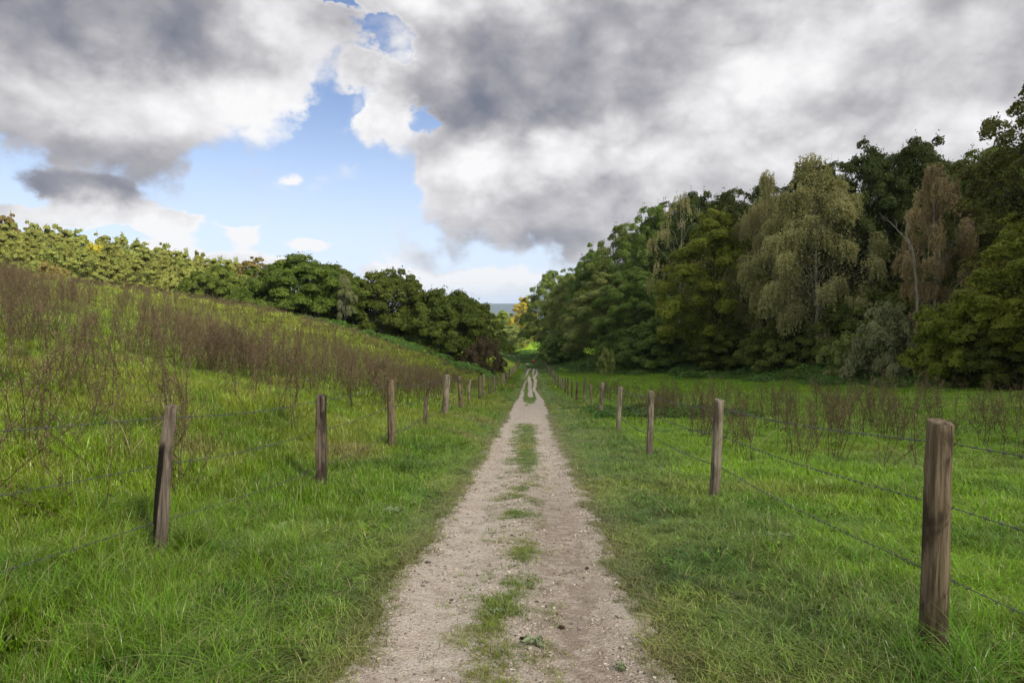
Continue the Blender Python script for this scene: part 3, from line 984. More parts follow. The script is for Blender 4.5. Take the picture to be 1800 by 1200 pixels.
FM = {
 'oak': leaf_mat('oak_leaves', [(.040, .064, .014), (.092, .125, .025), (.160, .195, .044)]),
 'green': leaf_mat('green_leaves', [(.080, .120, .024), (.155, .215, .038), (.250, .315, .068)]),
 'lime': leaf_mat('yellow_green_leaves', [(.110, .155, .016), (.220, .285, .028), (.360, .400, .050)]),
 'soft': leaf_mat('soft_green_leaves', [(.135, .170, .046), (.235, .285, .078), (.350, .390, .120)]),
 'birch': leaf_mat('olive_birch_leaves', [(.270, .260, .115), (.420, .400, .190), (.580, .545, .290)], objvar=.12),
 'brown': leaf_mat('brown_birch_leaves', [(.250, .205, .100), (.420, .350, .185), (.570, .480, .270)], objvar=.1),
 'olive': leaf_mat('olive_needles', [(.070, .080, .018), (.140, .145, .028), (.23, .20, .045)]),
 'gold': leaf_mat('golden_leaves', [(0.240, 0.230, 0.020), (0.460, 0.400, 0.040), (0.620, 0.480, 0.050)]),
 'locust': leaf_mat('sunlit_pale_leaves', [(.135, .165, .038), (.250, .275, .062), (.380, .375, .100)], objvar=.3),
 'rust': leaf_mat('rusty_leaves', [(.13, .12, .035), (.22, .18, .055), (.30, .22, .07)]),
 'hazel': leaf_mat('hazel_leaves', [(.046, .072, .010), (.100, .138, .017), (.205, .235, .034)]),
 'redbush': leaf_mat('reddish_leaves', [(.06, .055, .025), (.115, .092, .045), (.18, .13, .07)]),
 'pale': leaf_mat('grey_green_leaves', [(.170, .195, .090), (.270, .300, .145), (.40, .42, .22)]),
 'bramble': leaf_mat('bramble_leaves', [(0.058, 0.124, 0.023), (0.111, 0.215, 0.036), (0.195, 0.312, 0.065)]),
}
PROTO = {}
def proto(kind):
    if kind in PROTO:
        return PROTO[kind]
    k = dict(
        oak_a=dict(seed=1, H=20, R=7.5, t0=.06, shape='oak', nclump=190, nleaf=125000, leaf=.20, rc=(.12, .21)),
        oak_b=dict(seed=2, H=20, R=8.0, t0=.05, shape='oak', nclump=200, nleaf=125000, leaf=.20, rc=(.11, .20)),
        oak_c=dict(seed=3, H=20, R=7.0, t0=.22, shape='oak', nclump=130, nleaf=92000, leaf=.20, rc=(.13, .22), ragged=1.5),
        maple=dict(seed=5, H=18, R=7.0, t0=.04, shape='oak', nclump=150, nleaf=110000, leaf=.21, rc=(.13, .21), flat=.92),
        birch_a=dict(seed=6, H=18, R=5.4, t0=.10, shape='birch', nclump=95, nleaf=170000, leaf=.155, rc=(.15, .24), strands=True, trunk_r=.16, fill=.06, ragged=1.3),
        birch_b=dict(seed=8, H=18, R=3.4, t0=.22, shape='birch', nclump=60, nleaf=75000, leaf=.16, rc=(.22, .36), strands=True, trunk_r=.16, fill=.0, ragged=1.4),
        birch_c=dict(seed=9, H=14, R=4.2, t0=.35, shape='oak', nclump=26, nleaf=9000, leaf=.17, rc=(.18, .30), strands=True, trunk_r=.14, fill=.0, ragged=1.6),
        far_a=dict(seed=11, H=16, R=5.4, t0=.03, shape='oak', nclump=170, nleaf=52000, leaf=.28, rc=(.10, .18)),
        far_b=dict(seed=12, H=16, R=5.0, t0=.03, shape='oak', nclump=180, nleaf=54000, leaf=.28, rc=(.10, .17)),
        far_c=dict(seed=14, H=16, R=5.2, t0=.10, shape='oak', nclump=140, nleaf=48000, leaf=.28, rc=(.11, .19), ragged=1.5),
        bush_a=dict(seed=21, H=7, R=5.5, t0=.02, shape='bush', nclump=190, nleaf=95000, leaf=.175, rc=(.12, .20), stems=5, trunk_r=.2, ragged=.9),
        bush_b=dict(seed=22, H=7, R=5.0, t0=.02, shape='bush', nclump=180, nleaf=90000, leaf=.175, rc=(.12, .20), stems=5, trunk_r=.2, ragged=1.0),
        bush_c=dict(seed=23, H=4, R=3.0, t0=.02, shape='bush', nclump=55, nleaf=20000, leaf=.16, rc=(.18, .3), stems=5, trunk_r=.1, ragged=1.4),
    )[kind]
    H, R = k['H'], k['R']
    PROTO[kind] = (tree_parts(**k), H, R)
    return PROTO[kind]

def plant(name, kind, px, top, depth, width, leafm, label, cat, group=None, bark='bark', rot=None, sink=0.0, dx=0.0, dy=0.0):
    (tm, cm), H, R = proto(kind)
    p = at(px, 560, depth)
    x, y = p[0] + dx, p[1] + dy
    z = float(G(x, y)) - sink
    zt = at(px, top, depth)[2]
    sz = (zt - z) / H
    sx = width / 1250.0 * depth / 2 / R / (0.95 if depth < 45 or 'bush' in kind or 'birch' in kind else 0.86)
    o = link(name, None, None, (x, y, z), (0, 0, rot if rot is not None else (px * .37 + depth) % 6.28), (sx, sx, sz))
    tag(o, label, cat, group)
    for nm, me, mt in (('trunk', tm, M[bark]), ('crown', cm, FM[leafm])):
        if not me.materials:
            me.materials.append(mt)
        c = link(nm, me, o)
        c.material_slots[0].link = 'OBJECT'
        c.material_slots[0].material = mt
    return o

T = plant
gw = 'trees at the edge of the wood on the right'
# the wood on the right, nearest first
T('beech_tree', 'oak_b', 1850, 130, 56, 330, 'olive', 'tall dark olive beech, the highest crown, at the top right corner', 'tree', None, 'bark', 1.0)
T('maple_tree', 'maple', 1880, 300, 44, 300, 'lime', 'yellow-green broadleaf tree cut by the right edge, in front of the beech', 'tree')
T('oak_tree', 'oak_b', 1712, 262, 66, 190, 'green', 'fresh green tree between the brown birch and the tall beech', 'tree')
T('oak_tree', 'oak_a', 1610, 240, 78, 190, 'oak', 'very dark oak rising behind the brown birch', 'tree')
T('oak_tree', 'oak_c', 1512, 256, 80, 170, 'oak', 'dark oak just right of the largest olive birch', 'tree')
T('birch_tree', 'birch_b', 1650, 286, 57, 124, 'brown', 'slender weeping birch with brown dying leaves and bare pale trunk below', 'tree', None, 'birchbark')
T('birch_tree', 'birch_a', 1432, 276, 76, 236, 'birch', 'largest weeping birch, wide crown of olive leaves hanging almost to the ground', 'tree', None, 'birchbark', .3)
T('birch_tree', 'birch_a', 1348, 308, 84, 130, 'birch', 'olive birch with a pointed top, just left of the largest birch', 'tree', None, 'birchbark', 2.1)
T('birch_tree', 'birch_c', 1196, 345, 96, 110, 'birch', 'thin pale birch with bare twigs showing, high against the dark oaks', 'tree', None, 'birchbark', 1.0)
T('maple_tree', 'maple', 1262, 368, 88, 190, 'lime', 'broad yellow-green maple with tiered boughs left of the olive birches', 'tree')
T('oak_tree', 'oak_b', 1290, 332, 108, 150, 'oak', 'dark oak top showing above the yellow-green maple', 'tree')
T('oak_tree', 'oak_a', 1212, 336, 112, 160, 'oak', 'dark round-headed oak behind the thin pale birch', 'tree')
T('oak_tree', 'oak_b', 1146, 360, 116, 140, 'green', 'dark green oak with a stepped outline at the shoulder of the wood', 'tree', None, 'bark', 2.2)
T('oak_tree', 'oak_a', 1130, 470, 108, 150, 'green', 'mid-green tree standing in front of the shoulder of the tall wood', 'tree', None, 'bark', 4.0)
T('ash_tree', 'maple', 1068, 478, 116, 140, 'soft', 'soft grey-green tree with boughs sweeping down to the brambles', 'tree')
T('oak_tree', 'oak_c', 1040, 432, 150, 90, 'green', 'tree with a small tufted top standing clear above its neighbours', 'tree')
T('oak_tree', 'oak_b', 1005, 468, 160, 110, 'soft', 'light olive-green tree below the small tufted treetop', 'tree')
T('oak_tree', 'oak_a', 962, 475, 188, 92, 'green', 'dark green tree beside the end of the track, lit gap under its boughs', 'tree', None, 'bark', 1.3)
T('ash_tree', 'far_c', 920, 520, 236, 50, 'gold', 'small tree turning bright yellow at the far end of the track', 'tree')
T('ash_tree', 'far_b', 884, 545, 250, 60, 'lime', 'pale yellow-green sunlit tree closing the view beyond the track', 'tree')
T('ash_tree', 'far_a', 846, 540, 290, 60, 'locust', 'pale sunlit tree peeping out behind the hazel nearest the track', 'tree')
T('oak_tree', 'far_c', 897, 570, 214, 60, 'soft', 'low olive tree at the bend of the track, left of the dark tree', 'tree')
# the row behind
for k, (px, top, d, w, kd, lm) in enumerate([(1400, 300, 100, 190, 'oak_a', 'oak'), (1465, 285, 98, 150, 'oak_b', 'oak'), (1560, 268, 96, 170, 'oak_b', 'oak'), (1660, 275, 88, 170, 'oak_a', 'oak'),
                                         (1760, 250, 74, 200, 'oak_b', 'green'), (1345, 322, 116, 150, 'oak_b', 'oak'), (1248, 346, 128, 170, 'oak_a', 'oak'), (1102, 392, 140, 150, 'oak_b', 'green'), (1180, 352, 132, 170, 'oak_b', 'oak'), (1060, 452, 150, 110, 'oak_a', 'green'), (1000, 490, 180, 90, 'oak_b', 'green'),
                                         (1900, 260, 60, 260, 'oak_a', 'oak')]):
    T('oak_tree', kd, px, top, d, w, lm, 'dark tree of the second rank, mostly hidden by the trees in front', 'tree', 'dark trees filling the wood behind the front row', 'bark', k * 1.1)
# lower storey
T('hazel_bush', 'bush_b', 1700, 515, 50, 190, 'lime', 'yellow-green hazel with layered boughs low below the brown birch', 'bush')
T('willow_bush', 'bush_c', 1562, 535, 57, 110, 'pale', 'rounded grey-green willow bush at the foot of the wood', 'bush')
T('hazel_bush', 'bush_c', 1496, 585, 60, 90, 'soft', 'small olive bush left of the grey-green willow', 'bush')
T('hazel_bush', 'bush_b', 1640, 560, 60, 160, 'green', 'dark green bush filling the space behind the grey-green willow', 'bush')
T('hazel_bush', 'bush_a', 1540, 500, 72, 230, 'green', 'broad dark bush under the dark hollow of the oak', 'bush')
T('hazel_bush', 'bush_b', 1800, 560, 46, 190, 'hazel', 'olive bush in the lower right corner of the wood', 'bush')
T('hazel_bush', 'bush_a', 1390, 560, 76, 170, 'green', 'dark bush in the shade under the largest birch', 'bush')
T('hazel_bush', 'bush_b', 1290, 570, 84, 150, 'hazel', 'dark olive bush under the yellow-green maple', 'bush')
T('hazel_bush', 'bush_a', 1160, 560, 98, 170, 'green', 'dark bush low between the maple and the soft grey-green tree', 'bush')
T('elder_bush', 'bush_c', 1066, 612, 88, 34, 'soft', 'small blue-green bush glinting against the dark foot of the wood', 'bush')
T('hazel_bush', 'bush_b', 985, 590, 150, 80, 'green', 'dark bush at the foot of the trees near the end of the track', 'bush')
# hazels on the slope left of the track
T('hazel_bush', 'bush_c', 470, 492, 84, 90, 'hazel', 'low hazel at the left end of the dark green row', 'bush')
T('hazel_bush', 'bush_a', 530, 452, 80, 215, 'hazel', 'tallest dark green hazel of the row on the slope', 'bush')
T('hazel_bush', 'bush_b', 585, 470, 83, 130, 'hazel', 'hazel with upright shoots joined to the right side of the tallest one', 'bush', None, 'bark', 2)
T('hazel_bush', 'bush_b', 682, 478, 84, 170, 'hazel', 'olive-green hazel in the middle of the row', 'bush', None, 'bark', 3.0)
T('hazel_bush', 'bush_a', 795, 511, 80, 180, 'hazel', 'rounded dark hazel nearest the track', 'bush', None, 'bark', 4.4)
T('hazel_bush', 'bush_a', 740, 520, 86, 110, 'hazel', 'hazel filling the dip between the middle one and the one nearest the track', 'bush', None, 'bark', 1.1)
T('birch_sapling', 'birch_b', 610, 480, 77, 34, 'pale', 'thin pale sapling with a light stem in front of the hazels', 'tree', None, 'birchbark')
T('thorn_bush', 'bush_c', 851, 592, 73, 66, 'redbush', 'reddish-brown bush beside the left fence', 'bush')
T('hazel_bush', 'bush_a', 385, 468, 100, 130, 'hazel', 'brownish-olive bush above the weeds, left of the dark green row', 'bush', None, 'bark', 2.6)
T('willow_bush', 'bush_b', 318, 474, 108, 90, 'locust', 'pale sunlit bush on the crest of the hillside', 'bush')
T('thorn_bush', 'bush_c', 92, 463, 80, 80, 'rust', 'rounded tan-coloured bush on the crest at the left', 'bush')
T('thorn_bush', 'bush_c', 246, 504, 74, 44, 'redbush', 'low rusty bush on the crest of the hillside', 'bush')
T('oak_tree', 'far_a', 438, 450, 128, 92, 'rust', 'round-topped tree with a brownish crown right of the sunlit wood', 'tree')
# sunlit wood along the hilltop
gl = 'sunlit trees of the wood on the left hilltop'
rs = RS(77)
kk = 0
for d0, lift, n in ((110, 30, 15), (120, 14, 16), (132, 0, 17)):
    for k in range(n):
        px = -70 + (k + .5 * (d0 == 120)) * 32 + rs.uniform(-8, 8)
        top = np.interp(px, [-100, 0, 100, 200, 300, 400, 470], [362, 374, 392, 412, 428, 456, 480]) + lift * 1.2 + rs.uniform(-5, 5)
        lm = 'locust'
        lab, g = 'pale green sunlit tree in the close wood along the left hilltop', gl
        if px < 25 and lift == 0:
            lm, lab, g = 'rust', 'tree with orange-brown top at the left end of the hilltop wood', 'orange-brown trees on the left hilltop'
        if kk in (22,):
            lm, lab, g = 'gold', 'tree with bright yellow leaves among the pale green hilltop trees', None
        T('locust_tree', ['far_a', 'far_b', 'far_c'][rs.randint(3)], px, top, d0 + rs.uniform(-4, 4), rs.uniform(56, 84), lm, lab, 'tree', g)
        kk += 1

# bare dead tree at the wood's edge
b = MB(); rs = RS(5)
p0 = at(1612, 560, 55.0)
zb = float(G(p0[0], p0[1]))
def pt3(px, py, dd=0):
    p = at(px, py, 55.0 + dd)
    return p - np.array([p0[0], p0[1], zb])
def limb(pts, r0, r1):
    pts = np.array(pts)
    tt = np.linspace(0, 1, len(pts)); t2 = np.linspace(0, 1, len(pts) * 4)
    pp = np.stack([np.interp(t2, tt, pts[:, i]) for i in range(3)], -1) + rs.randn(len(t2), 3) * .03
    b.tube(pp, np.linspace(r0, r1, len(t2)), 6)
limb([np.array([0, 0, -.2]), pt3(1614, 560), pt3(1611, 500), pt3(1604, 440), pt3(1592, 412)], .12, .06)
limb([pt3(1602, 440), pt3(1590, 418, .5), pt3(1575, 402, .8), pt3(1562, 388, 1), pt3(1544, 374, 1)], .055, .015)
limb([pt3(1608, 470), pt3(1597, 450, -.5), pt3(1580, 437, -1), pt3(1568, 432, -1)], .045, .015)
limb([pt3(1592, 412), pt3(1596, 395), pt3(1592, 380)], .05, .02)
limb([pt3(1575, 402, .8), pt3(1577, 392, .8), pt3(1571, 384, .8)], .03, .012)
limb([pt3(1562, 388, 1), pt3(1553, 387, 1), pt3(1548, 381, 1)], .03, .012)
root = link('dead_tree', None, None, (p0[0], p0[1], zb))
tag(root, 'bare dead tree with bleached forked branches beside the brown birch', 'tree')
link('trunk', b.mesh('trunk', M['deadwood'], True), root)

# ------------------------------------------------------------------ scattering what nobody could count
def scatter(name, pts, rot, scl, idx, variants, attrs, label=None, mat_over=None):
    me = bpy.data.meshes.new(name)
    n = len(pts)
    me.vertices.add(n)
    me.vertices.foreach_set('co', np.asarray(pts, np.float32).ravel())
    def put(nm, typ, arr, field):
        a = me.attributes.new(nm, typ, 'POINT')
        a.data.foreach_set(field, np.ascontiguousarray(arr).ravel())
    put('rotv', 'FLOAT_VECTOR', np.asarray(rot, np.float32), 'vector')
    put('sclv', 'FLOAT_VECTOR', np.asarray(scl, np.float32), 'vector')
    put('vidx', 'INT', np.asarray(idx, np.int32), 'value')
    for k, a in attrs.items():
        if a.ndim == 2:
            put(k, 'FLOAT_VECTOR', np.asarray(a, np.float32), 'vector')
        else:
            put(k, 'FLOAT', np.asarray(a, np.float32), 'value')
    col = bpy.data.collections.new(name + '_kinds')
    for k, vm_ in enumerate(variants):
        o = bpy.data.objects.new(f'{name}_kind_{k:02d}', vm_)
        col.objects.link(o)
    ob = link(name, me)
    tag(ob, label, None, None, 'stuff')
    ng = bpy.data.node_groups.new(name + '_scatter', 'GeometryNodeTree')
    ng.interface.new_socket('Geometry', in_out='INPUT', socket_type='NodeSocketGeometry')
    ng.interface.new_socket('Geometry', in_out='OUTPUT', socket_type='NodeSocketGeometry')
    nn, ll = ng.nodes, ng.links
    gi = nn.new('NodeGroupInput'); go = nn.new('NodeGroupOutput')
    ci = nn.new('GeometryNodeCollectionInfo')
    ci.inputs['Collection'].default_value = col
    ci.inputs['Separate Children'].default_value = True
    ci.inputs['Reset Children'].default_value = True
    ip = nn.new('GeometryNodeInstanceOnPoints')
    ip.inputs['Pick Instance'].default_value = True
    def na(nm, typ):
        a = nn.new('GeometryNodeInputNamedAttribute')
        a.data_type = typ
        a.inputs['Name'].default_value = nm
        return [o for o in a.outputs if o.enabled][0]
    e2r = nn.new('FunctionNodeEulerToRotation')
    ll.new(na('rotv', 'FLOAT_VECTOR'), e2r.inputs[0])
    ll.new(gi.outputs[0], ip.inputs['Points'])
    ll.new(ci.outputs[0], ip.inputs['Instance'])
    ll.new(na('vidx', 'INT'), ip.inputs['Instance Index'])
    ll.new(e2r.outputs[0], ip.inputs['Rotation'])
    ll.new(na('sclv', 'FLOAT_VECTOR'), ip.inputs['Scale'])
    ll.new(ip.outputs[0], go.inputs[0])
    md = ob.modifiers.new('scatter', 'NODES')
    md.node_group = ng
    return ob

def tuft(seed, rad, nb, hmin, hmax, w, lean=.5, seg=3, flop=.0):
    """a patch of grass blades, each a tapering bent strip"""
    rs = RS(seed)
    an = rs.rand(nb) * 6.28; rr = np.sqrt(rs.rand(nb)) * rad
    bx, by = np.cos(an) * rr, np.sin(an) * rr
    h = rs.uniform(hmin, hmax, nb) * (1 - .25 * (rr / rad))
    th = rs.rand(nb) * 6.28
    ln = h * lean * (.3 + rs.rand(nb) * 1.2)
    ln = np.where(rs.rand(nb) < flop, h * 1.5, ln)
    dx, dy = np.cos(th), np.sin(th)
    fx, fy = -np.sin(th + rs.randn(nb) * .5), np.cos(th + rs.randn(nb) * .5)
    ww = w * rs.uniform(.6, 1.3, nb)
    V = []
    for k in range(seg + 1):
        t = k / seg
        zz = h * (t - .32 * t * t * np.minimum(ln / h, 1.4)) - .01
        off = ln * t ** 1.9
        wd = ww * (1 - t) ** .8 * .5 + ww * .06
        V.append(np.stack([bx + dx * off - fx * wd, by + dy * off - fy * wd, zz], -1))
        V.append(np.stack([bx + dx * off + fx * wd, by + dy * off + fy * wd, zz], -1))
    V = np.stack(V, 1)      # nb, 2(seg+1), 3
    m_ = 2 * (seg + 1)
    base = (np.arange(nb) * m_)[:, None, None]
    f = np.array([[2 * k, 2 * k + 1, 2 * k + 3, 2 * k + 2] for k in range(seg)])[None]
    q = (base + f).reshape(-1, 4)
    r = np.repeat(rs.rand(nb), seg)
    return mk_mesh('tuft', V.reshape(-1, 3), q, None, M['grass'], False, {'rnd': r})

def broadleaf(seed, n, L, w):
    rs = RS(seed)
    b = MB()
    for k in range(n):
        an = k * 2.4 + rs.rand() * .5
        l = L * rs.uniform(.6, 1.1); up = rs.uniform(.25, .9)
        t = np.linspace(0, 1, 5)
        c = np.stack([np.cos(an) * l * t, np.sin(an) * l * t, l * (up * t - .80 * up * t * t) + .01 + .012 * np.sin(t * 9 + k)], -1)
        wd = w * l * np.array([.12, .8, 1.0, .7, .05])[:, None]
        s = np.array([-sin(an), cos(an), 0])[None]
        v = np.stack([c - s * wd * .5 + np.array([0, 0, .012]), c, c + s * wd * .5 + np.array([0, 0, .012])], 1).reshape(-1, 3)
        q = []
        for i in range(4):
            q += [[3 * i, 3 * i + 1, 3 * i + 4, 3 * i + 3], [3 * i + 1, 3 * i + 2, 3 * i + 5, 3 * i + 4]]
        b.add(v, q, a=float(rs.rand() * .8))
    return b.mesh('rosette', M['grass'])

near_t = [tuft(1000 + k, .11, 60, .06, .17, .0048, .95, 4, .22) for k in range(8)] + [tuft(1050 + k, .09, 45, .16, .30, .0050, 1.5, 5, .3) for k in range(3)] + [broadleaf(7, 7, .10, .36), broadleaf(8, 9, .08, .42)]
mid_t = [tuft(1100 + k, .24, 130, .06, .17, .0085, .9, 3, .16) for k in range(5)]
far_t = [tuft(1200 + k, .55, 190, .07, .17, .018, .8, 2, .1) for k in range(4)]
vfar_t = [tuft(1300 + k, 1.3, 260, .07, .17, .045, .4, 1, .0) for k in range(4)]

def sector(rs, n, d0, d1, ang=0.72):
    d = np.sqrt(rs.uniform(d0 * d0, d1 * d1, n)); a = rs.uniform(-ang, ang, n)
    a = np.where(d < 6, a * 1.15, a)
    return d * np.sin(a - .028), d * np.cos(a - .028)

def lay_grass(name, seed, dens, d0, d1, variants, label, ang=.72, weeds=0):
    rs = RS(seed)
    n = int(dens * ang * (d1 * d1 - d0 * d0))
    x, y = sector(rs, n, d0, d1, ang)
    B = bare(x, y, False); xr = x - cline(y)
    keep = (B < -0.6) | (rs.rand(n) < .25 * (B < -.1))
    if d0 > 20:
        keep &= np.abs(xr) > (1.6 if d0 < 50 else 2.4)
    edge = np.clip(-B / 3.0, 0, 1)
    # second thinning: in the woods nothing
    keep &= ~((xr > 3) & (x > wood_edge(y) + 3))
    x, y, xr, edge, B = x[keep], y[keep], xr[keep], edge[keep], B[keep]
    n = len(x)
    inpath = (xr > -.95) & (xr < .66) & (y < 44)
    hgt = np.where(xr > 0, .50 + .55 * sstep(1.2, 2.4, xr), .60 + .75 * sstep(-1.3, -2.4, xr))
    hgt = hgt * (.72 + .75 * fbm(x / 1.1, y / 1.1, 91, 3) ** 1.5 * 1.3)
    hgt = hgt * (1 + .55 * sstep(.58, .72, fbm(x / .45, y / .45, 95, 2)) * (np.abs(xr) > 1.5))
    hgt = np.where(xr > 3.0, hgt * .78, hgt)
    hgt = hgt * (.35 + .65 * sstep(0.0, .5, np.minimum(np.abs(xr + .93), np.abs(xr - .64)) + (y > 45) * .3))
    hgt = np.where(inpath, .30 + .12 * rs.rand(n), hgt)
    hgt = hgt * rs.uniform(.75, 1.2, n)
    z = G(x, y) - .004
    rot = np.stack([rs.randn(n) * .10, rs.randn(n) * .10, rs.rand(n) * 6.28], -1)
    lat = np.where(inpath, .6, 1.0) * rs.uniform(.85, 1.15, n)
    scl = np.stack([lat, lat, hgt], -1)
    nv_ = len(variants) - weeds - (3 if weeds else 0)
    idx = rs.randint(0, nv_, n)
    if weeds:
        wz = (rs.rand(n) < .045 + .10 * (fbm(x / .8, y / .8, 99, 2) > .62)) & ~inpath
        idx = np.where(wz, nv_ + 3 + rs.randint(0, weeds, n), idx)
        lg = (rs.rand(n) < .30 * sstep(.42, .62, fbm(x / .7, y / .7, 123, 3)) * (.5 + .5 * (xr < 0))) & (np.abs(xr) > 1.5)
        idx = np.where(lg & ~wz, nv_ + rs.randint(0, 3, n), idx)
    g = turf(x, y) * rs.uniform(.82, 1.18, n)[:, None]
    return scatter(name, np.stack([x, y, z], -1), rot, scl, idx, variants, {'gcol': g}, label)

def wood_edge(y):
    return np.interp(y, [-50, 30, 50, 75, 113, 160, 200, 260], [60, 42, 36, 29, 18, 9, 2, -8])

lay_grass('grass', 1, 105, 1.6, 8.5, near_t, 'lush grass with wet blades on the verges close by', .80, 2)
lay_grass('grass', 2, 34, 8.5, 21, mid_t, 'grass on the verges and pasture a little way off')
lay_grass('grass', 3, 7.5, 21, 50, far_t, 'grass of the pasture and hillside')
def strip_grass():
    rs = RS(44)
    n = 16000
    y = 21 + 125 * rs.rand(n) ** 1.25; xr = rs.uniform(-2.7, 2.7, n)
    x = xr + cline(y)
    B = bare(x, y)
    k = B < -.9
    x, y, xr = x[k], y[k], xr[k]; n = len(x)
    h = .40 + .35 * sstep(1.2, 2.3, np.abs(xr)) + .15 * rs.rand(n)
    h = np.where((np.abs(xr) < .9), .30, h)
    lat = np.where(np.abs(xr) < 1.2, .55, .9) * (1 + y / 150)
    scatter('grass', np.stack([x, y, G(x, y) - .004], -1), np.stack([rs.randn(n) * .1, rs.randn(n) * .1, rs.rand(n) * 6.28], -1), np.stack([lat, lat, h * (1 + y / 250)], -1),
            rs.randint(0, len(mid_t), n), mid_t, {'gcol': turf(x, y) * rs.uniform(.85, 1.15, n)[:, None]}, 'short grass between and beside the far ruts of the track')
strip_grass()
lay_grass('grass', 4, 1.5, 50, 125, vfar_t, 'distant grass of the pasture and hillside')

# thin short grass creeping over the middle of the track
rs = RS(15)
n = 14000
y = 2.2 + 21 * rs.rand(n) ** 1.3; x = rs.normal(-.16, .19, n)
gr = -bare(x, y) 
pr = np.maximum(sstep(-1.8, 1.2, gr) * .8 * sstep(.30, .52, fbm(x / .09, y / .12, 68, 3)), .30 * sstep(.5, .66, fbm(x / .2, y / .35, 66, 3)))
k_ = (rs.rand(n) < pr) & (x > -.8) & (x < .5)
x, y = x[k_], y[k_]; n = len(x)
thin_t = [tuft(1400 + k, .045, 16, .03, .085, .0034, .9, 3, .15) for k in range(4)]
x2 = np.where(rs.rand(9000) < .5, -.93, .64) + rs.normal(0, .11, 9000); y2 = 2.2 + 26 * rs.rand(9000) ** 1.5
b2 = bare(x2, y2, False); k2 = (b2 < .7) & (b2 > -2.5) & (rs.rand(9000) < .7 - .5 * b2)
x = np.concatenate([x, x2[k2]]); y = np.concatenate([y, y2[k2]]); n = len(x)
scatter('grass', np.stack([x, y, G(x, y) + .002], -1), np.stack([rs.randn(n) * .1, rs.randn(n) * .1, rs.rand(n) * 6.28], -1),
        np.stack([1 + y * .05, 1 + y * .05, rs.uniform(.5, 1.1, n)], -1), rs.randint(0, 4, n), thin_t, {'gcol': turf(x, y) * np.array([.85, .72, 1.1]) * rs.uniform(.8, 1.2, n)[:, None]}, 'short sparse grass growing in the middle of the gravel track')

# gravel
M['stone_s'] = M['stone']
def pebble(seed):
    rs = RS(seed)
    d = []
    n1, n2 = 7, 5
    for i in range(n2 + 1):
        for j in range(n1):
            th = pi * i / n2; ph_ = 2 * pi * j / n1
            d.append([sin(th) * cos(ph_), sin(th) * sin(ph_), cos(th)])
    d = np.array(d)
    cuts = sph(rs, 7)
    r = np.ones(len(d))
    for c in cuts:
        dt = d @ c
        r = np.where(dt > .62, np.minimum(r, .62 / np.maximum(dt, .1)), r)
    v = d * r[:, None] * np.array([1, .75, .55])
    i = np.arange(n2)[:, None] * n1; j = np.arange(n1)[None, :]; k = (j + 1) % n1
    q = np.stack([i + j, i + n1 + j, i + n1 + k, i + k], -1).reshape(-1, 4)
    return mk_mesh('pebble', v, q, None, M['stone'], False)
peb = [pebble(k) for k in range(7)]
rs = RS(12)
n = 60000
yy = 2.2 + 16 * rs.rand(n) ** 1.7; xx = rs.uniform(-1.15, .85, n)
B = bare(xx, yy)
mid_ = np.exp(-((xx + .13) / .20) ** 2); side = np.exp(-((xx + .88) / .12) ** 2) + np.exp(-((xx - .58) / .12) ** 2)
pr = .30 + .7 * mid_ + .9 * side
keep = (B > -.35) & (rs.rand(n) < pr) & (fbm(xx / .25, yy / .3, 55, 3) > .36)
xx, yy = xx[keep], yy[keep]; n = len(xx)
s = .0026 + .0085 * rs.rand(n) ** 2.4 + .012 * (rs.rand(n) < .03) * rs.rand(n)
s *= (1 + yy * .04)
scatter('gravel', np.stack([xx, yy, G(xx, yy) + .006 + s * .15], -1), np.stack([rs.randn(n) * .3, rs.randn(n) * .3, rs.rand(n) * 6.28], -1),
        np.stack([s * 1.3, s, s * rs.uniform(.6, 1.1, n)], -1), rs.randint(0, 7, n), peb, {'tone': np.clip(.46 + rs.randn(n) * .24, 0, 1)}, 'pale loose gravel strewn along the track')

